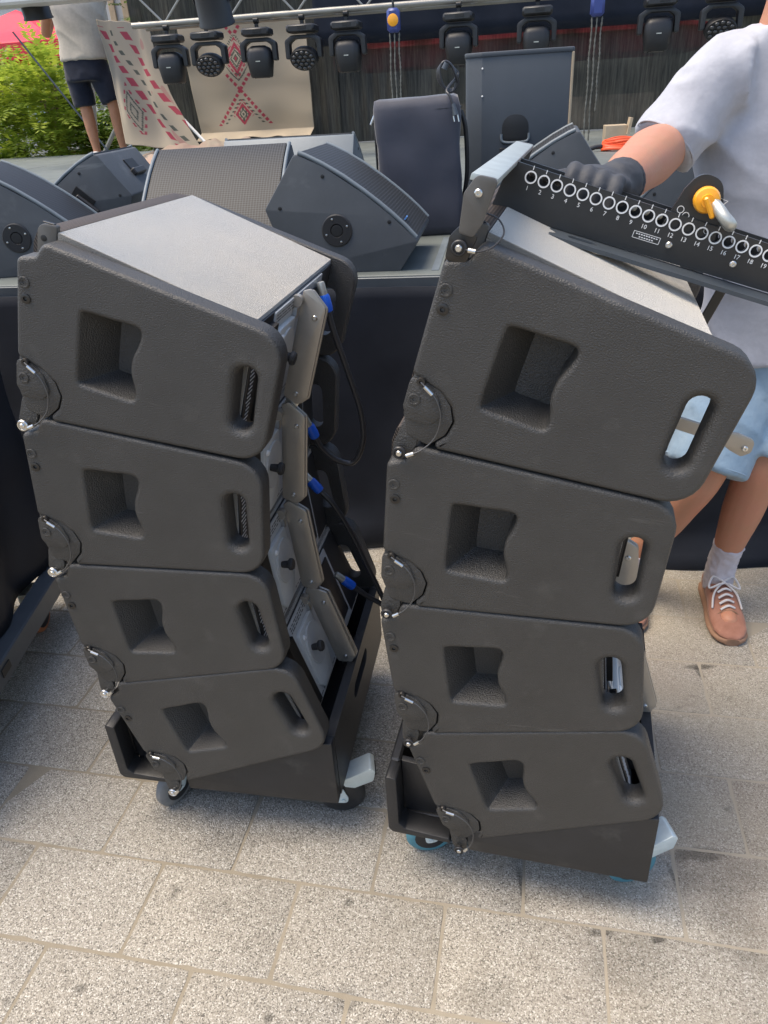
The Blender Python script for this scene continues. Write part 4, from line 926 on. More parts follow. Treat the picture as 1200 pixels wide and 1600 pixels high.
# ================================================================== backdrop, banners
def gauze():
    m = bpy.data.materials.new('dark_gauze'); m.use_nodes = True; nt = m.node_tree; b = nt.nodes['Principled BSDF']; L = nt.links.new
    tc = nd(nt, 'TexCoord'); mp = nd(nt, 'Mapping'); mp.inputs['Scale'].default_value = (28, 28, 1.6); L(tc.outputs['Object'], mp.inputs[0])
    n = nd(nt, 'TexNoise', i_Scale=1.6, i_Detail=7., i_Roughness=.72); L(mp.outputs[0], n.inputs['Vector'])
    rp = nd(nt, 'ValToRGB'); rp.color_ramp.elements[0].position = .38; rp.color_ramp.elements[1].position = .78
    rp.color_ramp.elements[0].color = (.013, .014, .012, 1); rp.color_ramp.elements[1].color = (.085, .083, .066, 1); L(n.outputs['Fac'], rp.inputs[0]); L(rp.outputs[0], b.inputs['Base Color'])
    b.inputs['Roughness'].default_value = .9
    v = nd(nt, 'TexNoise', i_Scale=2.6, i_Detail=5.); L(tc.outputs['Object'], v.inputs['Vector'])
    mr = nd(nt, 'MapRange'); mr.inputs[1].default_value = .3; mr.inputs[2].default_value = .7; mr.inputs[3].default_value = .0; mr.inputs[4].default_value = .07; L(v.outputs['Fac'], mr.inputs[0])
    t = nd(nt, 'BsdfTransparent'); ms = nd(nt, 'MixShader'); L(mr.outputs[0], ms.inputs[0]); L(b.outputs[0], ms.inputs[1]); L(t.outputs[0], ms.inputs[2])
    L(ms.outputs[0], nt.nodes['Material Output'].inputs['Surface']); return m
MT['gauze'] = gauze()
MT['border'] = mat('navy_border', (.012, .016, .026), .85, spec=.2, var=.2, vscale=3)
def s_of(px, py, D): return (at_depth(px, py, D) - SA).dot(SE)
BD = 7.0
bs0, bs1 = s_of(225, 120, BD), 5.4
ztop = at_depth(400, 38, BD).z
def drop_fn(s0, s1, z0, z1, D, amp, fr, sd=0):
    def fn(a, b):
        s = s0 + a * (s1 - s0); z = z1 + (z0 - z1) * b
        return stage(s, D + amp * math.sin(s * fr + 1.5 * noise.noise(V3((s * 1.5, sd, 0)))) + amp * .7 * noise.noise(V3((s * 2, z * 1.5, sd))), z)
    return fn
nsheet = 4; wS = (bs1 - bs0) / nsheet
bk = empty('backdrop', stage(0, BD, DECK), 'dark see-through gauze backdrop behind the stage', 'backdrop')
for k in range(nsheet):
    m = cloth_sheet(60, 16, drop_fn(bs0 + k * wS - .03, bs0 + (k + 1) * wS, DECK + .01, ztop + .35, BD + .02 * (k % 2), .02, 11, k)); m.v = [tuple(V3(p) - stage(0, BD, DECK)) for p in m.v]; m.build('gauze_sheet', 'gauze', bk, 80)
zb = at_depth(600, 66, BD - .12).z
m = cloth_sheet(160, 8, drop_fn(s_of(492, 60, BD - .12), bs1, zb, ztop + .9, BD - .12, .02, 7, 9)); bo = m.build('border_drape', 'border', None, 80); solidify(bo, .004)
tag(bo, 'navy black border drape along the top of the backdrop', 'drape')

CL, RED, BLK = lin((160, 147, 126)), lin((150, 52, 66)), lin((72, 74, 64))
def motif(x, y):
    """embroidery, metres from the crossing of the motif, y downwards"""
    dash = (math.floor((abs(x) * .8 + abs(y)) / .022) % 3) != 2
    ax = abs(x)
    c = CL
    if 0 <= y < .34:
        w = y * .80
        if abs(ax - w) < .020: return RED if dash else CL
        if abs(ax - (w - .060)) < .013 and w > .06: return BLK if (math.floor(y / .018) % 2) else CL
        d = ax / .8 + abs(y - .235)
        if d < .11:
            k = math.floor(d / .0185)
            return (BLK, CL, BLK, BLK, RED, RED)[min(5, k)] if not (k == 3 and math.floor(ax / .012) % 2) else CL
        if .125 < d < .150 and y < .26: return RED if dash else CL
    elif -.16 < y < 0:
        w = -y * .80
        if abs(ax - w) < .020: return RED if dash else CL
        if ax < w - .04 and math.floor((ax + y) / .016) % 3 == 0: return BLK
    if -.50 < y <= -.10:
        d = ax / .62 + abs(y + .29)
        if d < .155:
            k = math.floor(d / .022)
            return (RED, BLK, CL, BLK, BLK, RED, RED, RED)[min(7, k)] if not (k == 4 and math.floor((ax - y) / .012) % 2) else CL
        if .17 < d < .20: return RED if dash else CL
        if .21 < d < .25 and math.floor((ax * 1.3 + y) / .017) % 2: return BLK
    if y <= -.50 and y > -.8:
        w = (-y - .50) * .8
        if abs(ax - w) < .02: return RED if dash else CL
    return c
def color_cloth(name, nu, nv, fn, cfn, label):
    m = cloth_sheet(nu, nv, fn); me = m.mesh(name, None, 80)
    at = me.color_attributes.new('print', 'FLOAT_COLOR', 'POINT')
    k = 0; cols = []
    for j in range(nv + 1):
        for i in range(nu + 1): cols += [*cfn(i / nu, j / nv), 1.]
    at.data.foreach_set('color', cols)
    mm = bpy.data.materials.new(name); mm.use_nodes = True; nt = mm.node_tree; b = nt.nodes['Principled BSDF']
    a = nd(nt, 'Attribute', attribute_name='print'); nt.links.new(a.outputs['Color'], b.inputs['Base Color']); b.inputs['Roughness'].default_value = .9
    me.materials.append(mm); o = link(name, me); solidify(o, .003); tag(o, label, 'banner', 'embroidered cloths at the back of the stage'); return o
AD = 6.75
a0, a1 = s_of(300, 150, AD), s_of(486, 140, AD); az1 = at_depth(400, 30, AD).z; xc, zc = s_of(376, 140, AD), at_depth(376, 140, AD).z
def ban_fn(a, b):
    s = a0 + a * (a1 - a0) + (.10 * (b - .5) if a < .5 else .0) * (1 - 2 * a); z = az1 + (DECK + .02 - az1) * b
    h = max(0, (b - .86) / .14)
    return stage(s, AD + .020 * math.sin(a * 9 + 2 * b) + .03 * noise.noise(V3((a * 3, b * 4, 2))) - h * (.16 + .22 * (noise.noise(V3((a * 4, 0, 1))) + .3)) , z + h * .10 * (1 + noise.noise(V3((a * 5, 4, 0)))))
def ban_c(a, b):
    s = a0 + a * (a1 - a0); z = az1 + (DECK + .02 - az1) * b; return motif((s - xc) * .92, (zc - z) * 1.0)
color_cloth('embroidered_banner', 170, 230, ban_fn, ban_c, 'pale cloth banner with red and black diamond embroidery behind the lamps')
# side cloth, drawn forward at the left
pA, pB = at_depth(150, 30, 5.6), at_depth(232, 36, 6.7)
qA, qB = at_depth(196, 225, 5.0), at_depth(318, 238, 5.6)
def sid_fn(a, b):
    bb = b ** 1.0; top = pA.lerp(pB, a); bot = qA.lerp(qB, a); p = top.lerp(bot, bb)
    sag = .16 * math.sin(math.pi * b) * a
    return p + SN * (.05 * math.sin(a * 12 + 3 * b) + .05 * noise.noise(V3((a * 3, b * 4, 8)))) - SE * sag * .6 + UP * (.03 * noise.noise(V3((a * 4, b * 3, 1))))
def sid_c(a, b):
    x = (a - .40) * 1.0; y = b * 1.25 - .35
    for off, col, wd in ((.0, RED, .045), (.17, BLK, .04), (.42, RED, .05)):
        l = (x + .62 - off) - y * .62
        if abs(l - .62 + .20) < wd and b > .05:
            k = math.floor(y / .040) % 3
            if col is BLK: return BLK if (math.floor(y / .05) % 2 and abs(l - .42) < .03) else CL
            return RED if k != 2 else CL
    d = abs(a - .28) / .5 + abs(b - .72) / .8
    if .16 < d < .19 or .06 < d < .09: return BLK
    if .22 < d < .27 and math.floor(b / .03) % 2: return RED
    if noise.noise(V3((a * 6, b * 6, 3))) > .35 and a > .6: return tuple(.6 * p + .4 * q for p, q in zip(CL, RED))
    return CL
color_cloth('embroidered_side_cloth', 110, 170, sid_fn, sid_c, 'pale cloth with red zigzag embroidery drawn aside behind the left worker')
def heap_fn(a, b):
    p = at_depth(215 + a * 260, 238 - 6 * a, 4.9 + .9 * b); p = V3((p.x, p.y, DECK + .015)); f = math.sin(math.pi * b) * math.sin(math.pi * min(1, max(0, a))) ** .4
    return p + UP * f * (.12 + .09 * noise.noise(V3((a * 7, b * 5, 0))) + .03 * noise.noise(V3((a * 20, b * 9, 0))))
m = cloth_sheet(90, 26, heap_fn); hp = m.build('fallen_cloth', mat('cloth_heap', CL, .9, c2=tuple(.7 * a + .3 * b for a, b in zip(CL, RED)), vscale=4), None, 80); solidify(hp, .004)
tag(hp, 'crumpled pale cloth lying along the foot of the banner', 'cloth')
# slanted prop in the dark gap left of the banner
m = MB(); A1, A2 = at_depth(262, 160, 6.6), at_depth(326, 228, 6.3); m.tube([A1, A2], .016, 8); o = m.build('white_prop', 'fence', None, 60); tag(o, 'thin white pole leaning in the dark gap left of the banner', 'pole')
cb_ = empty('cardboard_box', frame(at_depth(962, 208, 4.6) * 1, SE, SN, UP), 'torn cardboard box on the stage floor by the gauze', 'box')
cb_.location.z = DECK + .002
m = MB(); m.box((0, .06, .075), (.17, .16, .15), b=.003); m.build('box_body', 'card', cb_)
m = MB(); m.box((.098, .0, .14), (.02, .12, .12), Matrix.Rotation(.15, 3, 'Y')); m.build('box_flap', 'card', cb_)
oc = at_depth(972, 213, 4.2); oc.z = DECK + .012
orr = empty('orange_cord', oc, 'coil of bright orange cord on the stage floor', 'cord')
for k in range(6):
    m = MB(); m.tube([(.15 * math.cos(t) * (1 - .05 * k) + .02 * math.sin(k * 3), .08 * math.sin(t) + .01 * k - .02, .012 * k + .008 * math.sin(2 * t + k)) for t in np.linspace(0, 2 * math.pi, 24, endpoint=False)], .011, 6, closed=True); m.build('loop', 'orange', orr, 60)
m = MB(); m.tube([(-.28, -.02, 0), (-.20, -.02, .02), (-.14, .0, .02)], .016, 8); m.build('plug', 'black', orr, 60)

# ================================================================== people
def fuse(name, mbs, material, parent, voxel=.008, it=6, wrinkle=0., wscale=10.):
    m = MB()
    for q in mbs: m.add(q.v, q.f)
    me = m.mesh(name, material, None); o = bpy.data.objects.new(name, me); COL.objects.link(o)
    r = o.modifiers.new('r', 'REMESH'); r.mode = 'VOXEL'; r.voxel_size = voxel; r.use_smooth_shade = True
    s = o.modifiers.new('s', 'SMOOTH'); s.factor = .5; s.iterations = it
    me2 = bpy.data.meshes.new_from_object(o.evaluated_get(bpy.context.evaluated_depsgraph_get()))
    bpy.data.objects.remove(o); bpy.data.meshes.remove(me)
    if wrinkle:
        n = len(me2.vertices); co = np.empty(n * 3); me2.vertices.foreach_get('co', co); co = co.reshape(-1, 3); no = np.empty(n * 3); me2.vertices.foreach_get('normal', no); no = no.reshape(-1, 3)
        for i in range(n):
            p = V3(co[i]); a = noise.noise(V3((p.x * wscale, p.y * wscale, p.z * wscale * .55))); b = 1 - abs(noise.noise(V3((p.x * wscale * .9 + p.z * wscale * .6, p.y * wscale, p.z * wscale * .7 + 7))))
            co[i] += no[i] * wrinkle * (.6 * a + 1.1 * (b ** 3 - .4))
        me2.vertices.foreach_set('co', co.ravel())
    me2.shade_smooth(); me2.name = name; return link(name, me2, parent)
def chain(pts, rs, seg=14):
    """limb through joints with rounded ends, radii interpolated smoothly"""
    P = spline(pts, 6); n = len(P); R = []
    for i in range(n):
        t = i / (n - 1) * (len(rs) - 1); k = min(int(t), len(rs) - 2); f = t - k; f = f * f * (3 - 2 * f); R.append(rs[k] * (1 - f) + rs[k + 1] * f)
    d0 = (P[0] - P[1]).normalized(); d1 = (P[-1] - P[-2]).normalized()
    P = [P[0] + d0 * R[0] * .8, P[0] + d0 * R[0] * .45] + P + [P[-1] + d1 * R[-1] * .45, P[-1] + d1 * R[-1] * .8]; R = [R[0] * .4, R[0] * .85] + R + [R[-1] * .85, R[-1] * .4]
    return MB().tube(P, R, seg)
def flat_chain(pts, rs, seg=14):
    P = spline(pts, 6); n = len(P); R = []
    for i in range(n):
        t = i / (n - 1) * (len(rs) - 1); k = min(int(t), len(rs) - 2); f = t - k; R.append(rs[k] * (1 - f) + rs[k + 1] * f)
    return MB().tube(P, R, seg)
def loft(rings, seg=24):
    """rings: (centre, half-width vector, half-depth vector)"""
    m = MB(); vs = []; fs = []
    for (c, a, b) in rings:
        for k in range(seg):
            t = 2 * math.pi * k / seg; cc, ss = math.cos(t), math.sin(t); e = .8
            vs.append(c + a * math.copysign(abs(cc) ** e, cc) + b * math.copysign(abs(ss) ** e, ss))
    for i in range(len(rings) - 1):
        for k in range(seg): fs.append((i * seg + k, i * seg + (k + 1) % seg, (i + 1) * seg + (k + 1) % seg, (i + 1) * seg + k))
    fs += [tuple(range(seg))[::-1], tuple((len(rings) - 1) * seg + k for k in range(seg))]
    return m.add(vs, fs)
def head_mesh(c, F, X, s=1.0):
    """skull, jaw, nose, ears about head centre c; F = facing, X = to the viewer's right"""
    def Q(x, f, z): return c + X * x * s + F * f * s + UP * z * s
    ms = [MB().sphere(Q(0, -.01, .03), .098 * s, 18, 12), MB().sphere(Q(0, .03, -.045), .068 * s, 16, 10), MB().sphere(Q(0, .055, -.085), .040 * s, 12, 8)]
    ms.append(MB().tube([Q(0, .085, .02), Q(0, .112, -.022)], [.008 * s, .016 * s], 8))
    for sx in (-1, 1): ms.append(MB().sphere(Q(sx * .092, -.005, .0), .026 * s, 10, 8, (.5, .8, 1.2)))
    return ms

def shoe(parent, heel, toe, L=.285, width=.098, tag_=''):
    ax = (toe - heel); ax.z = 0; ax.normalize(); sd = V3((-ax.y, ax.x, 0)); H = toe - ax * L; H.z = 0
    prof = [(0.0, .028, .006, .070), (.03, .036, .0, .088), (.08, .038, .0, .098), (.13, .040, .0, .088), (.17, .046, .0, .070), (.21, .049, .0, .056), (.25, .045, .0, .046), (.272, .034, .004, .036), (.285, .016, .010, .024)]
    def sec(lo, hi, grow): 
        rings = []
        for (x, hw, z0, z1) in prof:
            a, b = z0 + lo, (z1 if hi is None else hi)
            rings.append((H + ax * x * L / .285 + UP * ((a + b) / 2), sd * (hw + grow), UP * max(.004, (b - a) / 2)))
        return rings
    up = fuse('shoe_upper', [loft(sec(.012, None, 0), 20)], 'shoe', parent, .005, 3)
    so = loft([(c, a, UP * .011) for (c, a, b) in [(H + ax * x * L / .285 + UP * .0125, sd * (hw + .005), 0) for (x, hw, z0, z1) in prof]], 24); s_ = so.build('shoe_sole', 'sole', parent, 50)
    # cap seam, tongue and laces
    T = MB(); T.tube(spline([H + ax * .213 + sd * .044 + UP * .034, H + ax * .206 + sd * .022 + UP * .058, H + ax * .204 + UP * .064, H + ax * .206 - sd * .022 + UP * .058, H + ax * .213 - sd * .044 + UP * .034], 6), .002, 6); T.build('toe_seam', 'sole', up, 60)
    for k in range(5):
        x = .118 + .018 * k; z = .098 - .0072 * k; w_ = .020
        m = MB(); m.tube(spline([H + ax * x + sd * w_ + UP * (z - .006), H + ax * (x + .004) + UP * (z + .004), H + ax * (x + .010) - sd * w_ + UP * (z - .006)], 5), .0036, 6); m.build('lace', 'lace', up, 60)
    for s in (-1, 1):
        m = MB(); m.tube(spline([H + ax * .118 + UP * .104, H + ax * .105 + sd * s * .028 + UP * .112, H + ax * .135 + sd * s * .042 + UP * .092, H + ax * .128 + sd * s * .012 + UP * .103], 6), .0034, 6); m.build('lace', 'lace', up, 60)
        m = MB(); m.tube(spline([H + ax * .118 + UP * .104, H + ax * .150 + sd * s * .030 + UP * .086, H + ax * .190 + sd * s * .040 + UP * .060], 6), .0030, 6); m.build('lace', 'lace', up, 60)
    return up

# --- worker at the right
def worker():
    r = empty('person', (1.0, 1.75, 0), 'worker in heather grey shirt and light denim shorts holding the fly bar', 'person')
    o = V3((1.0, 1.75, 0))
    def Y(px, py, y): return at_y(px, py, y) - o
    F = V3((-.28, -.96, 0)).normalized(); X = V3((.96, -.28, 0)).normalized()
    HU = in_cab(4, 936, 287, .345).x
    hem = Y(1232, 545, 1.80); shl = Y(1240, 110, 1.78)
    cx = hem.lerp(shl, .5); D_ = F * -1
    z0, z1 = hem.z - .01, Y(1112, 104, 1.77).z
    def C(z, dx=0): t = (z - z0) / (z1 - z0); b = hem.lerp(shl, t); return V3((b.x + dx, b.y, z))
    zr = lambda t: z0 + (z1 - z0) * t
    sh_r = Y(1122, 122, 1.78); sh_l = C(zr(.94)) * 2 - sh_r; sh_l.z = sh_r.z
    hw = .195
    torso = loft([(C(zr(0)), X * (hw + .012), D_ * .128), (C(zr(.05)), X * (hw + .008), D_ * .126), (C(zr(.35)), X * (hw - .004), D_ * .122), (C(zr(.62)), X * (hw + .004), D_ * .126), (C(zr(.80)), X * (hw + .010), D_ * .122), (C(zr(.92)), X * (hw - .01), D_ * .105), (C(zr(1.03)), X * .150, D_ * .090), (C(zr(1.10)), X * .095, D_ * .078)])
    el = Y(1036, 230, 1.74)
    sl1 = flat_chain([sh_r + X * .06, sh_r + UP * -.01, sh_r.lerp(el, .55), sh_r.lerp(el, 1.0)], [.080, .082, .074, .071], 18)
    el_l = sh_l + V3((.12, .02, -.28)); sl2 = flat_chain([sh_l - X * .06, sh_l, sh_l.lerp(el_l, .8)], [.080, .082, .072], 18)
    fuse('shirt', [torso, sl1, sl2], 'tee', r, .008, 3, .011, 9.)
    d_ = (el - sh_r).normalized(); a_ = d_.cross(UP).normalized(); b_ = d_.cross(a_)
    m = MB(); m.tube([sh_r.lerp(el, .965) + a_ * .071 * math.cos(t) + b_ * .071 * math.sin(t) for t in np.linspace(0, 2 * math.pi, 30, endpoint=False)], .0028, 6, closed=True); m.build('sleeve_hem', 'tee', r, 60)
    m = MB(); m.tube([C(zr(.012)) + X * math.cos(t) * (hw + .013) + D_ * math.sin(t) * .130 for t in np.linspace(0, 2 * math.pi, 40, endpoint=False)], .003, 6, closed=True); m.build('shirt_hem', 'tee', r, 60)
    # legs
    hipL = Y(1268, 560, 1.82); knL = Y(1192, 715, 1.74); anL = Y(1128, 880, 1.80)
    hipR = Y(1160, 575, 1.83); knR = Y(1098, 740, 1.74); anR = at_z(984, 882, .105) - o
    pel = loft([(C(zr(-.30)), X * .155, D_ * .125), (C(zr(-.20)), X * .185, D_ * .135), (C(zr(.02)), X * .185, D_ * .122), (C(zr(.14)), X * .170, D_ * .110)])
    endL = Y(1200, 714, 1.75); endR = Y(1100, 732, 1.74)
    fuse('shorts', [pel, flat_chain([hipL, hipL.lerp(endL, .5), endL], [.105, .108, .104], 20), flat_chain([hipR, hipR.lerp(endR, .5), endR], [.108, .112, .108], 20)], 'denim', r, .008, 4, .007, 11.)
    for e, h, rr in ((endL, hipL, .103), (endR, hipR, .107)):
        d = (h - e).normalized(); a = d.cross(V3((0, 1, 0))).normalized(); b = d.cross(a)
        m = MB(); m.tube([e + d * .012 + a * rr * math.cos(t) + b * rr * math.sin(t) for t in np.linspace(0, 2 * math.pi, 30, endpoint=False)], .0022, 6, closed=True); m.build('shorts_seam', 'denim', r, 60)
    # body: one skin
    wrist = cab_matrix(4) @ in_cab(4, 968, 284, .405) - o
    hc = C(zr(1.0)) + UP * .30 + F * .03
    footL0 = V3((anL.x, anL.y, .05)); toeL = at_z(1143, 1010, 0) - o; toeR = V3((anR.x - .05, anR.y - .20, 0))
    body = [loft([(C(zr(.0)), X * .15, D_ * .10), (C(zr(.5)), X * .16, D_ * .10), (C(zr(.85)), X * .16, D_ * .09), (C(zr(1.0)), X * .10, D_ * .07), (C(zr(1.14)), X * .062, D_ * .062), (hc + UP * -.06, X * .058, D_ * .06)]),
            chain([hipL, knL.lerp(hipL, .5), knL, knL.lerp(anL, .38), anL, footL0], [.085, .078, .057, .056, .036, .036]),
            chain([hipR, knR.lerp(hipR, .5), knR, knR.lerp(anR, .38), anR, V3((anR.x, anR.y, .05))], [.085, .078, .057, .056, .036, .036]),
            chain([footL0, footL0.lerp(toeL + UP * .03, .7)], [.034, .028]), chain([V3((anR.x, anR.y, .05)), V3((anR.x, anR.y, .05)).lerp(toeR + UP * .03, .7)], [.034, .028]),
            chain([sh_r, sh_r.lerp(el, .5), el, el.lerp(wrist, .35), el.lerp(wrist, .75), wrist], [.055, .054, .054, .054, .043, .034]),
            chain([sh_l, sh_l.lerp(el_l, .5), el_l, el_l + V3((-.02, -.10, -.22))], [.055, .050, .044, .030])] + head_mesh(hc, F, X)
    hl = el_l + V3((-.02, -.12, -.27)); body.append(MB().sphere(hl, .042, 12, 8, (.6, 1, 1.1)))
    for k in range(4): body.append(chain([hl + V3((-.005, -.03 + .02 * k, -.02)), hl + V3((-.012, -.032 + .021 * k, -.07)), hl + V3((-.03, -.03 + .02 * k, -.10 - .008 * (k in (1, 2))))], [.0105, .0095, .008], 8))
    body.append(chain([hl + V3((-.01, -.03, .01)), hl + V3((-.03, -.055, -.02)), hl + V3((-.04, -.055, -.05))], [.012, .011, .009], 8))
    fuse('body', body, 'skin', r, .007, 4)
    m = MB(); m.sphere(hc + UP * .045 - F * .02, .108, 18, 12); m.build('hair', 'hair', r, 60)
    # glove: palm behind the bar, four fingers hooked into it, thumb along it
    M4 = cab_matrix(4)
    def G(u, w_, v): return M4 @ V3((u + HU - .150, w_, v - .018)) - o
    g = [chain([G(.186, .408, .152), G(.172, .385, .145)], [.036, .036], 14), loft([(G(.178, .392, .146), (G(1, 0, 0) - G(0, 0, 0)) * .034, (G(0, 0, 1) - G(0, 0, 0)) * .026), (G(.160, .368, .150), (G(1, 0, 0) - G(0, 0, 0)) * .044, (G(0, 0, 1) - G(0, 0, 0)) * .020), (G(.150, .340, .152), (G(1, 0, 0) - G(0, 0, 0)) * .045, (G(0, 0, 1) - G(0, 0, 0)) * .016)], 18)]
    for k, (u, ln) in enumerate(((.112, .82), (.133, .96), (.155, 1.), (.178, .93))):
        g.append(chain([G(u, .345, .150), G(u - .004, .318, .158 * 1.0), G(u - .005, .300, .146), G(u - .004, .296, .146 - .030 * ln)], [.0125, .0120, .0112, .0098], 10))
    g.append(chain([G(.120, .375, .146), G(.098, .362, .140), G(.082, .345, .135)], [.0145, .0125, .0105], 10))
    fuse('glove', g, 'glove', r, .004, 3, .0015, 40.)
    m = MB(); m.tube([G(.184, .404, .150) + (G(0, 0, 1) - G(0, 0, 0)) * .034 * math.sin(t) + (G(1, 0, 0) - G(0, 0, 0)) * .034 * math.cos(t) for t in np.linspace(0, 2 * math.pi, 20, endpoint=False)], .004, 6, closed=True); m.build('glove_cuff', 'glove', r, 60)
    for an, kn, toe in ((anL, knL, toeL), (anR, knR, toeR)):
        d = (kn - an).normalized(); top = an + d * .075
        fuse('sock', [flat_chain([V3((an.x, an.y, .055)), an, an.lerp(top, .6), top], [.044, .041, .0405, .044], 16)], 'sock', r, .005, 2, .003, 45.)
        for k in range(3):
            pass
        hd = (toe - V3((an.x, an.y, 0))); hd.z = 0; shoe(r, toe - hd.normalized() * .285, toe)
    return r
worker()

# --- worker on the stage, seen from behind
def back_worker():
    D0 = 6.2; c0 = at_depth(172, 245, D0); o = V3((c0.x, c0.y, DECK))
    r = empty('person', o, 'worker in beige shirt and navy shorts seen from behind on the stage', 'person')
    def Y(px, py, D=D0): return at_depth(px, py, D) - o
    sc = 1.0; X = SE.copy(); F = SN.copy(); B = SN * -1
    wl, wr = Y(99, 95), Y(166, 88); wc = wl.lerp(wr, .5); hw = (wr - wl).length / 2
    top = Y(112, -30); zt = top.z
    rings = [(wc + UP * -.02, X * (hw * 1.04), B * hw * .68), (wc.lerp(top, .3), X * hw * .98, B * hw * .62), (wc.lerp(top, .65), X * hw * 1.15, B * hw * .68), (wc.lerp(top, .9), X * hw * 1.22, B * hw * .62), (top, X * hw * .8, B * hw * .45), (top + UP * .04, X * hw * .35, B * hw * .32)]
    shl = wc.lerp(top, .92) - X * hw * 1.15; shr = wc.lerp(top, .92) + X * hw * 1.15
    ell = Y(72, 52, D0 + .15); elr = Y(150, 30, D0 + .3)
    sl = [flat_chain([shl + X * .06, shl, shl.lerp(ell, .55)], [.10, .10, .085], 16), flat_chain([shr - X * .06, shr, shr.lerp(elr, .55)], [.10, .10, .085], 16)]
    fuse('shirt', [loft(rings)] + sl, 'tee2', r, .014, 5, .012, 6.)
    kl, kr = Y(134, 166), Y(176, 160); al, ar = Y(152, 236), Y(192, 234)
    al = V3((al.x, al.y, .09)); ar = V3((ar.x, ar.y + .05, .09))
    hl, hr = wc - X * hw * .52 + UP * -.12, wc + X * hw * .52 + UP * -.12
    fuse('shorts', [loft([(wc + UP * -.20, X * hw * .98, B * hw * .70), (wc + UP * .02, X * hw * .95, B * hw * .60)]), flat_chain([hl, hl.lerp(kl, .5), kl], [.115, .115, .112], 18), flat_chain([hr, hr.lerp(kr, .5), kr], [.115, .115, .112], 18)], 'navy', r, .014, 4, .008, 7.)
    hd = top + UP * .16
    body = [loft([(wc, X * hw * .8, B * hw * .5), (wc.lerp(top, .8), X * hw * .9, B * hw * .5), (top + UP * .02, X * .065, B * .065), (hd, X * .06, B * .06)]), chain([hl, kl, kl.lerp(al, .4), al, V3((al.x, al.y, .04))], [.09, .066, .062, .040, .038]), chain([hr, kr, kr.lerp(ar, .4), ar, V3((ar.x, ar.y, .04))], [.09, .066, .062, .040, .038]),
            chain([shl, ell, ell + UP * .18 + F * .14 + X * .05], [.06, .05, .035]), chain([shr, elr, elr + UP * .2 + F * .12], [.06, .05, .035])] + head_mesh(hd + UP * .04, F, X)
    for e in (ell + UP * .20 + F * .16 + X * .06, elr + UP * .22 + F * .14):
        body.append(MB().sphere(e, .045, 10, 8, (.7, .8, 1.1)))
        for k in range(4): body.append(chain([e + X * (-.03 + .02 * k) + UP * .03, e + X * (-.034 + .023 * k) + UP * (.085 + .008 * (k in (1, 2))) + F * .02], [.012, .009], 8))
        body.append(chain([e + X * .04, e + X * .06 + UP * .04], [.013, .010], 8))
    fuse('body', body, 'skin2', r, .012, 4)
    m = MB(); m.sphere(hd + UP * .07 + B * .02, .112, 18, 12); m.build('hair', 'hair', r, 60)
    for a in (al, ar):
        m = fuse('shoe', [loft([(V3((a.x, a.y, .05)) + B * .07, X * .040, UP * .045), (V3((a.x, a.y, .05)) + F * .05, X * .046, UP * .045), (V3((a.x, a.y, .035)) + F * .15, X * .045, UP * .03), (V3((a.x, a.y, .03)) + F * .19, X * .025, UP * .02)])], 'lace', r, .01, 2)
back_worker()

# ================================================================== beyond the stage
soil = MB(); soil.add([stage(-26, 7.9, .004), stage(-4.6, 7.9, .004), stage(-4.6, 12, .004), stage(-26, 12, .004)], [(0, 1, 2, 3)])
so = soil.build('garden_bed', 'earth', None, None); tag(so, 'strip of planted soil beside the stage', 'soil', kind='structure')
def leaf_mat(name, c1, c2):
    m = bpy.data.materials.new(name); m.use_nodes = True; nt = m.node_tree; b = nt.nodes['Principled BSDF']; L = nt.links.new
    tc = nd(nt, 'TexCoord'); n = nd(nt, 'TexNoise', i_Scale=5., i_Detail=4.); L(tc.outputs['Object'], n.inputs['Vector'])
    rp = nd(nt, 'ValToRGB'); rp.color_ramp.elements[0].position = .35; rp.color_ramp.elements[1].position = .66; rp.color_ramp.elements[0].color = (*c1, 1); rp.color_ramp.elements[1].color = (*c2, 1)
    L(n.outputs['Fac'], rp.inputs[0]); L(rp.outputs[0], b.inputs['Base Color']); b.inputs['Roughness'].default_value = .5
    t = nd(nt, 'BsdfTranslucent'); L(rp.outputs[0], t.inputs['Color']); ms = nd(nt, 'MixShader'); ms.inputs[0].default_value = .55
    L(b.outputs[0], ms.inputs[1]); L(t.outputs[0], ms.inputs[2]); L(ms.outputs[0], nt.nodes['Material Output'].inputs['Surface']); return m
MT['leafA'] = leaf_mat('sumac_leaf', (.17, .26, .03), (.48, .55, .07)); MT['leafB'] = leaf_mat('hedge_leaf', (.08, .15, .02), (.24, .34, .04)); MT['leafC'] = leaf_mat('far_leaf', (.06, .10, .03), (.14, .20, .06))
def frond(m, p, d, L, n, lw, rnd):
    d = d.normalized(); side = d.cross(UP)
    if side.length < .1: side = V3((1, 0, 0))
    side.normalize(); q = p.copy(); step = L / n
    for k in range(n):
        d = (d + UP * -.10).normalized(); q = q + d * step; ll = lw * (1 - .5 * k / n)
        for s in (-1, 1):
            a = (side * s + d * .45 + UP * rnd.uniform(-.35, .15)).normalized(); w_ = d * ll * .20
            m.add([q, q + a * ll * .5 + w_, q + a * ll, q + a * ll * .5 - w_], [(0, 1, 2, 3)])
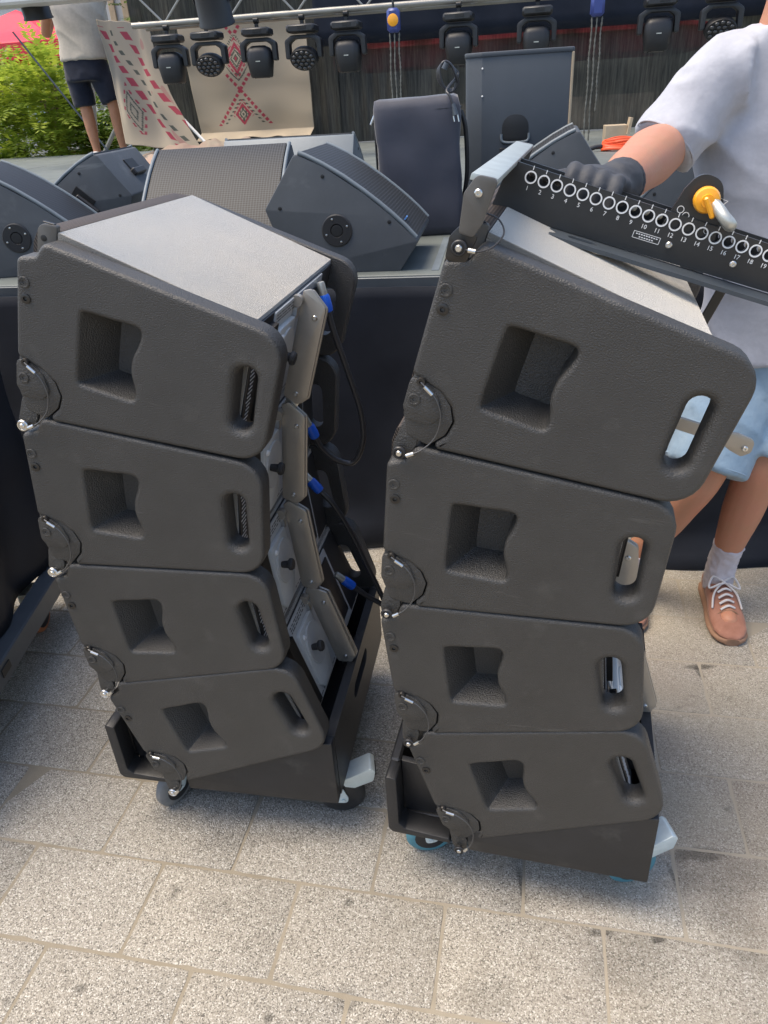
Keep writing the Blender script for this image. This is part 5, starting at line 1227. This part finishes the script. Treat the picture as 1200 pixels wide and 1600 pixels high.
def shrub(name, label, base, h, rad, nf, mat_, cat, seed, frl=.34, lw=.13, trunks=3):
    rnd = random.Random(seed); r = empty(name, base, label, cat, 'plants beyond the stage')
    ends = []; m = MB()
    for k in range(trunks):
        a = rnd.uniform(0, 6.28); e = V3((math.cos(a) * rad * .55, math.sin(a) * rad * .4, h * rnd.uniform(.62, .85)))
        pts = spline([(0, 0, 0), e * .3 + V3((rnd.uniform(-.1, .1), 0, h * .08)), e * .7, e], 4); m.tube(pts, [.045 * (1 - .75 * i / (len(pts) - 1)) + .004 for i in range(len(pts))], 7)
        for j in range(6):
            t = rnd.uniform(.35, 1); p = pts[int(t * (len(pts) - 1))]; b = V3((rnd.uniform(-1, 1), rnd.uniform(-1, 1), rnd.uniform(.1, .8))).normalized() * rad * rnd.uniform(.3, .7); m.tube([p, p + b * .5 + UP * .05, p + b], [.013, .009, .004], 5); ends.append(p + b); ends.append(p + b * .6)
    m.build('trunk', 'bark', r, 60)
    m = MB()
    for k in range(nf):
        if rnd.random() < .6: c = rnd.choice(ends) + V3((rnd.gauss(0, .13), rnd.gauss(0, .13), rnd.gauss(0, .13))) * rad * 1.6
        else:
            while True:
                q = V3((rnd.uniform(-1, 1), rnd.uniform(-1, 1), rnd.uniform(-1, 1)))
                if q.length < 1: break
            c = V3((q.x * rad, q.y * rad * .8, h * .58 + q.z * h * .42))
        if noise.noise(c * 1.6 + V3((seed, 0, 0))) < -.12: continue
        out = V3((c.x, c.y, (c.z - h * .5) * .6)); frond(m, c, out + V3((rnd.uniform(-.5, .5), rnd.uniform(-.5, .5), rnd.uniform(-.1, .6))), frl * rnd.uniform(.7, 1.2), 7, lw * rnd.uniform(.8, 1.2), rnd)
    m.build('crown', mat_, r, None); return r
def onz(px, py, D): p = at_depth(px, py, D); return V3((p.x, p.y, 0))
shrub('sumac_tree', 'bright green sumac with feathery leaves left of the stage', onz(88, 245, 8.6), 2.25, 1.05, 1050, 'leafA', 'tree', 3)
shrub('sumac_tree', 'bright green feathery leaved bush at the left picture edge', onz(-20, 240, 8.9), 2.15, 1.0, 900, 'leafA', 'tree', 8)
shrub('leafy_shrub', 'darker green shrub behind the left worker’s legs'.replace('’s', ''), onz(175, 240, 9.3), 1.5, .95, 800, 'leafB', 'shrub', 14, .22, .10, 4)
shrub('leafy_shrub', 'low dark green shrub in front of the white fence', onz(30, 235, 8.3), 1.05, .6, 550, 'leafB', 'shrub', 21, .20, .09, 4)
shrub('far_tree', 'tall far tree showing above the backdrop', onz(285, 60, 17), 5.2, 2.0, 900, 'leafC', 'tree', 31, .5, .24, 3)
# white picket fence
fn = empty('picket_fence', stage(0, 10.4, 0), 'white picket fence behind the bushes at the left', 'fence')
f0, f1 = s_of(-80, 200, 10.4), s_of(300, 200, 10.4); nf_ = int((f1 - f0) / .14)
pk = MB().prism([(-.045, .05), (.045, .05), (.045, 1.38), (0, 1.45), (-.045, 1.38)], -.012, .012, .002).mesh('picket', 'fence', 30)
for k in range(nf_): o = _p('picket', pk, fn); o.location = SE * (f0 + k * .14)
for z in (.35, 1.1):
    m = MB(); m.box(SE * ((f0 + f1) / 2) + SN * .03 + UP * z, ((f1 - f0), .03, .08), Matrix.Rotation(math.atan2(SE.y, SE.x), 3, 'Z')); m.build('rail', 'fence', fn)
# red canopies
def canopy(px, py_e, D, w_, rise, label):
    c = at_depth(px, py_e, D); r = empty('canopy_tent', frame(V3((c.x, c.y, 0)), SE, SN, UP), label, 'tent', 'red canopies beyond the stage'); z = c.z; h = w_ / 2
    m = MB(); n = 8; vs = []; fs = []
    for j in range(n + 1):
        t = j / n; k = h * (1 - t); zz = z + rise * (t ** 1.25)
        vs += [(-k, -k, zz), (k, -k, zz), (k, k, zz), (-k, k, zz)]
    for j in range(n):
        for i in range(4): fs.append((j * 4 + i, j * 4 + (i + 1) % 4, (j + 1) * 4 + (i + 1) % 4, (j + 1) * 4 + i))
    m.add(vs, fs); o = m.build('roof', 'redtent', r, 30); solidify(o, .006)
    m = MB()
    for (a, b) in (((-h, -h), (h, -h)), ((h, -h), (h, h)), ((h, h), (-h, h)), ((-h, h), (-h, -h))):
        m.add([(a[0], a[1], z), (b[0], b[1], z), (b[0], b[1], z - .24), (a[0], a[1], z - .24)], [(0, 1, 2, 3)])
    o = m.build('valance', 'redtent', r, None, True); solidify(o, .006)
    for sx in (-1, 1):
        for sy in (-1, 1): m = MB(); m.box((sx * (h - .03), sy * (h - .03), z / 2), (.045, .045, z)); m.build('leg', 'alu', r)
canopy(40, 78, 13.0, 3.2, .62, 'red canopy tent behind the bushes at the left')
canopy(640, 78, 10.4, 1.9, .45, 'red canopy tent seen faintly through the gauze above the bag')
canopy(900, 62, 11.0, 3.4, .5, 'red canopy tent seen through the gauze above the tall speaker')
# houses far behind
def house(label, px0, px1, D, z1, wallm, cols, rows_, slats=False):
    s0, s1 = s_of(px0, 60, D), s_of(px1, 60, D); r = empty('building', frame(stage(s0, D, 0), SE, SN, UP), label, 'building'); W = s1 - s0
    m = MB(); m.box((W / 2, 3, z1 / 2), (W, 6, z1)); m.build('wall', wallm, r)
    m = MB(); m.box((W / 2, 3, z1 + .1), (W + .3, 6.3, .2)); m.build('roof', 'bldg', r)
    if slats:
        n = int(W / .32); sm_ = MB().box((0, -.03, z1 / 2), (.15, .06, z1 - .1), b=.01).mesh('slat', 'card', 30)
        for k in range(n): _p('slat', sm_, r, ((k + .5) * W / n, 0, 0))
    for i in range(cols):
        for j in range(rows_):
            x = (i + .5) * W / cols; z = 1.0 + j * 1.55
            m = MB(); plate_holes(m, [(x - .62, z - .05), (x + .62, z - .05), (x + .62, z + 1.2), (x - .62, z + 1.2)], [[(x - .54, z + .03), (x + .54, z + .03), (x + .54, z + 1.12), (x - .54, z + 1.12)]], -.06, -.002); wn = m.build('window', 'fence', r, None)
            m = MB(); m.box((x, -.015, z + .575), (1.08, .012, 1.09)); m.build('pane', 'glass', wn)
house('pale building with windows far behind the red tent', -260, 130, 20, 6.5, 'bldg', 6, 3)
house('building clad in pale vertical slats above the backdrop', 175, 640, 18, 6.8, 'bldg', 0, 0, True)
# white awning edge at the top left, with its leg and stay
aw = empty('awning', stage(0, 0, 0), 'white awning edge with metal legs at the top left', 'awning'); O2 = stage(0, 0, 0)
A1, A2 = at_depth(-60, 16, 5.4), at_depth(208, -8, 5.4)
m = MB(); d = (A2 - A1); c = (A1 + A2) / 2 - O2; m.box((0, 0, .07), (d.length, .30, .16), b=.02); m.xf(Matrix.Translation(c) @ Matrix.Rotation(math.atan2(d.y, d.x), 4, 'Z')); m.build('edge_beam', 'fence', aw)
L1, L2 = at_depth(132, 150, 7.4), at_depth(134, 250, 7.4)
m = MB(); m.tube([at_depth(130, -60, 7.4) - O2, V3((L2.x, L2.y, 0)) - O2], .03, 10); m.build('leg', 'alu', aw)
m = MB(); m.tube([at_depth(20, 50, 7.2) - O2, at_depth(172, 240, 7.2) - O2], .011, 8); m.build('stay', 'dolly', aw)
m = MB(); m.tube([at_depth(186, 190, 7.5) - O2, at_depth(160, 246, 7.5) - O2], .028, 8); m.build('brace', 'alu', aw)
par(52, 2, 5.6, 'black lamp under the white awning at the top left', math.radians(10))
# the band of distant buildings and trees that closes the square behind
m = MB()
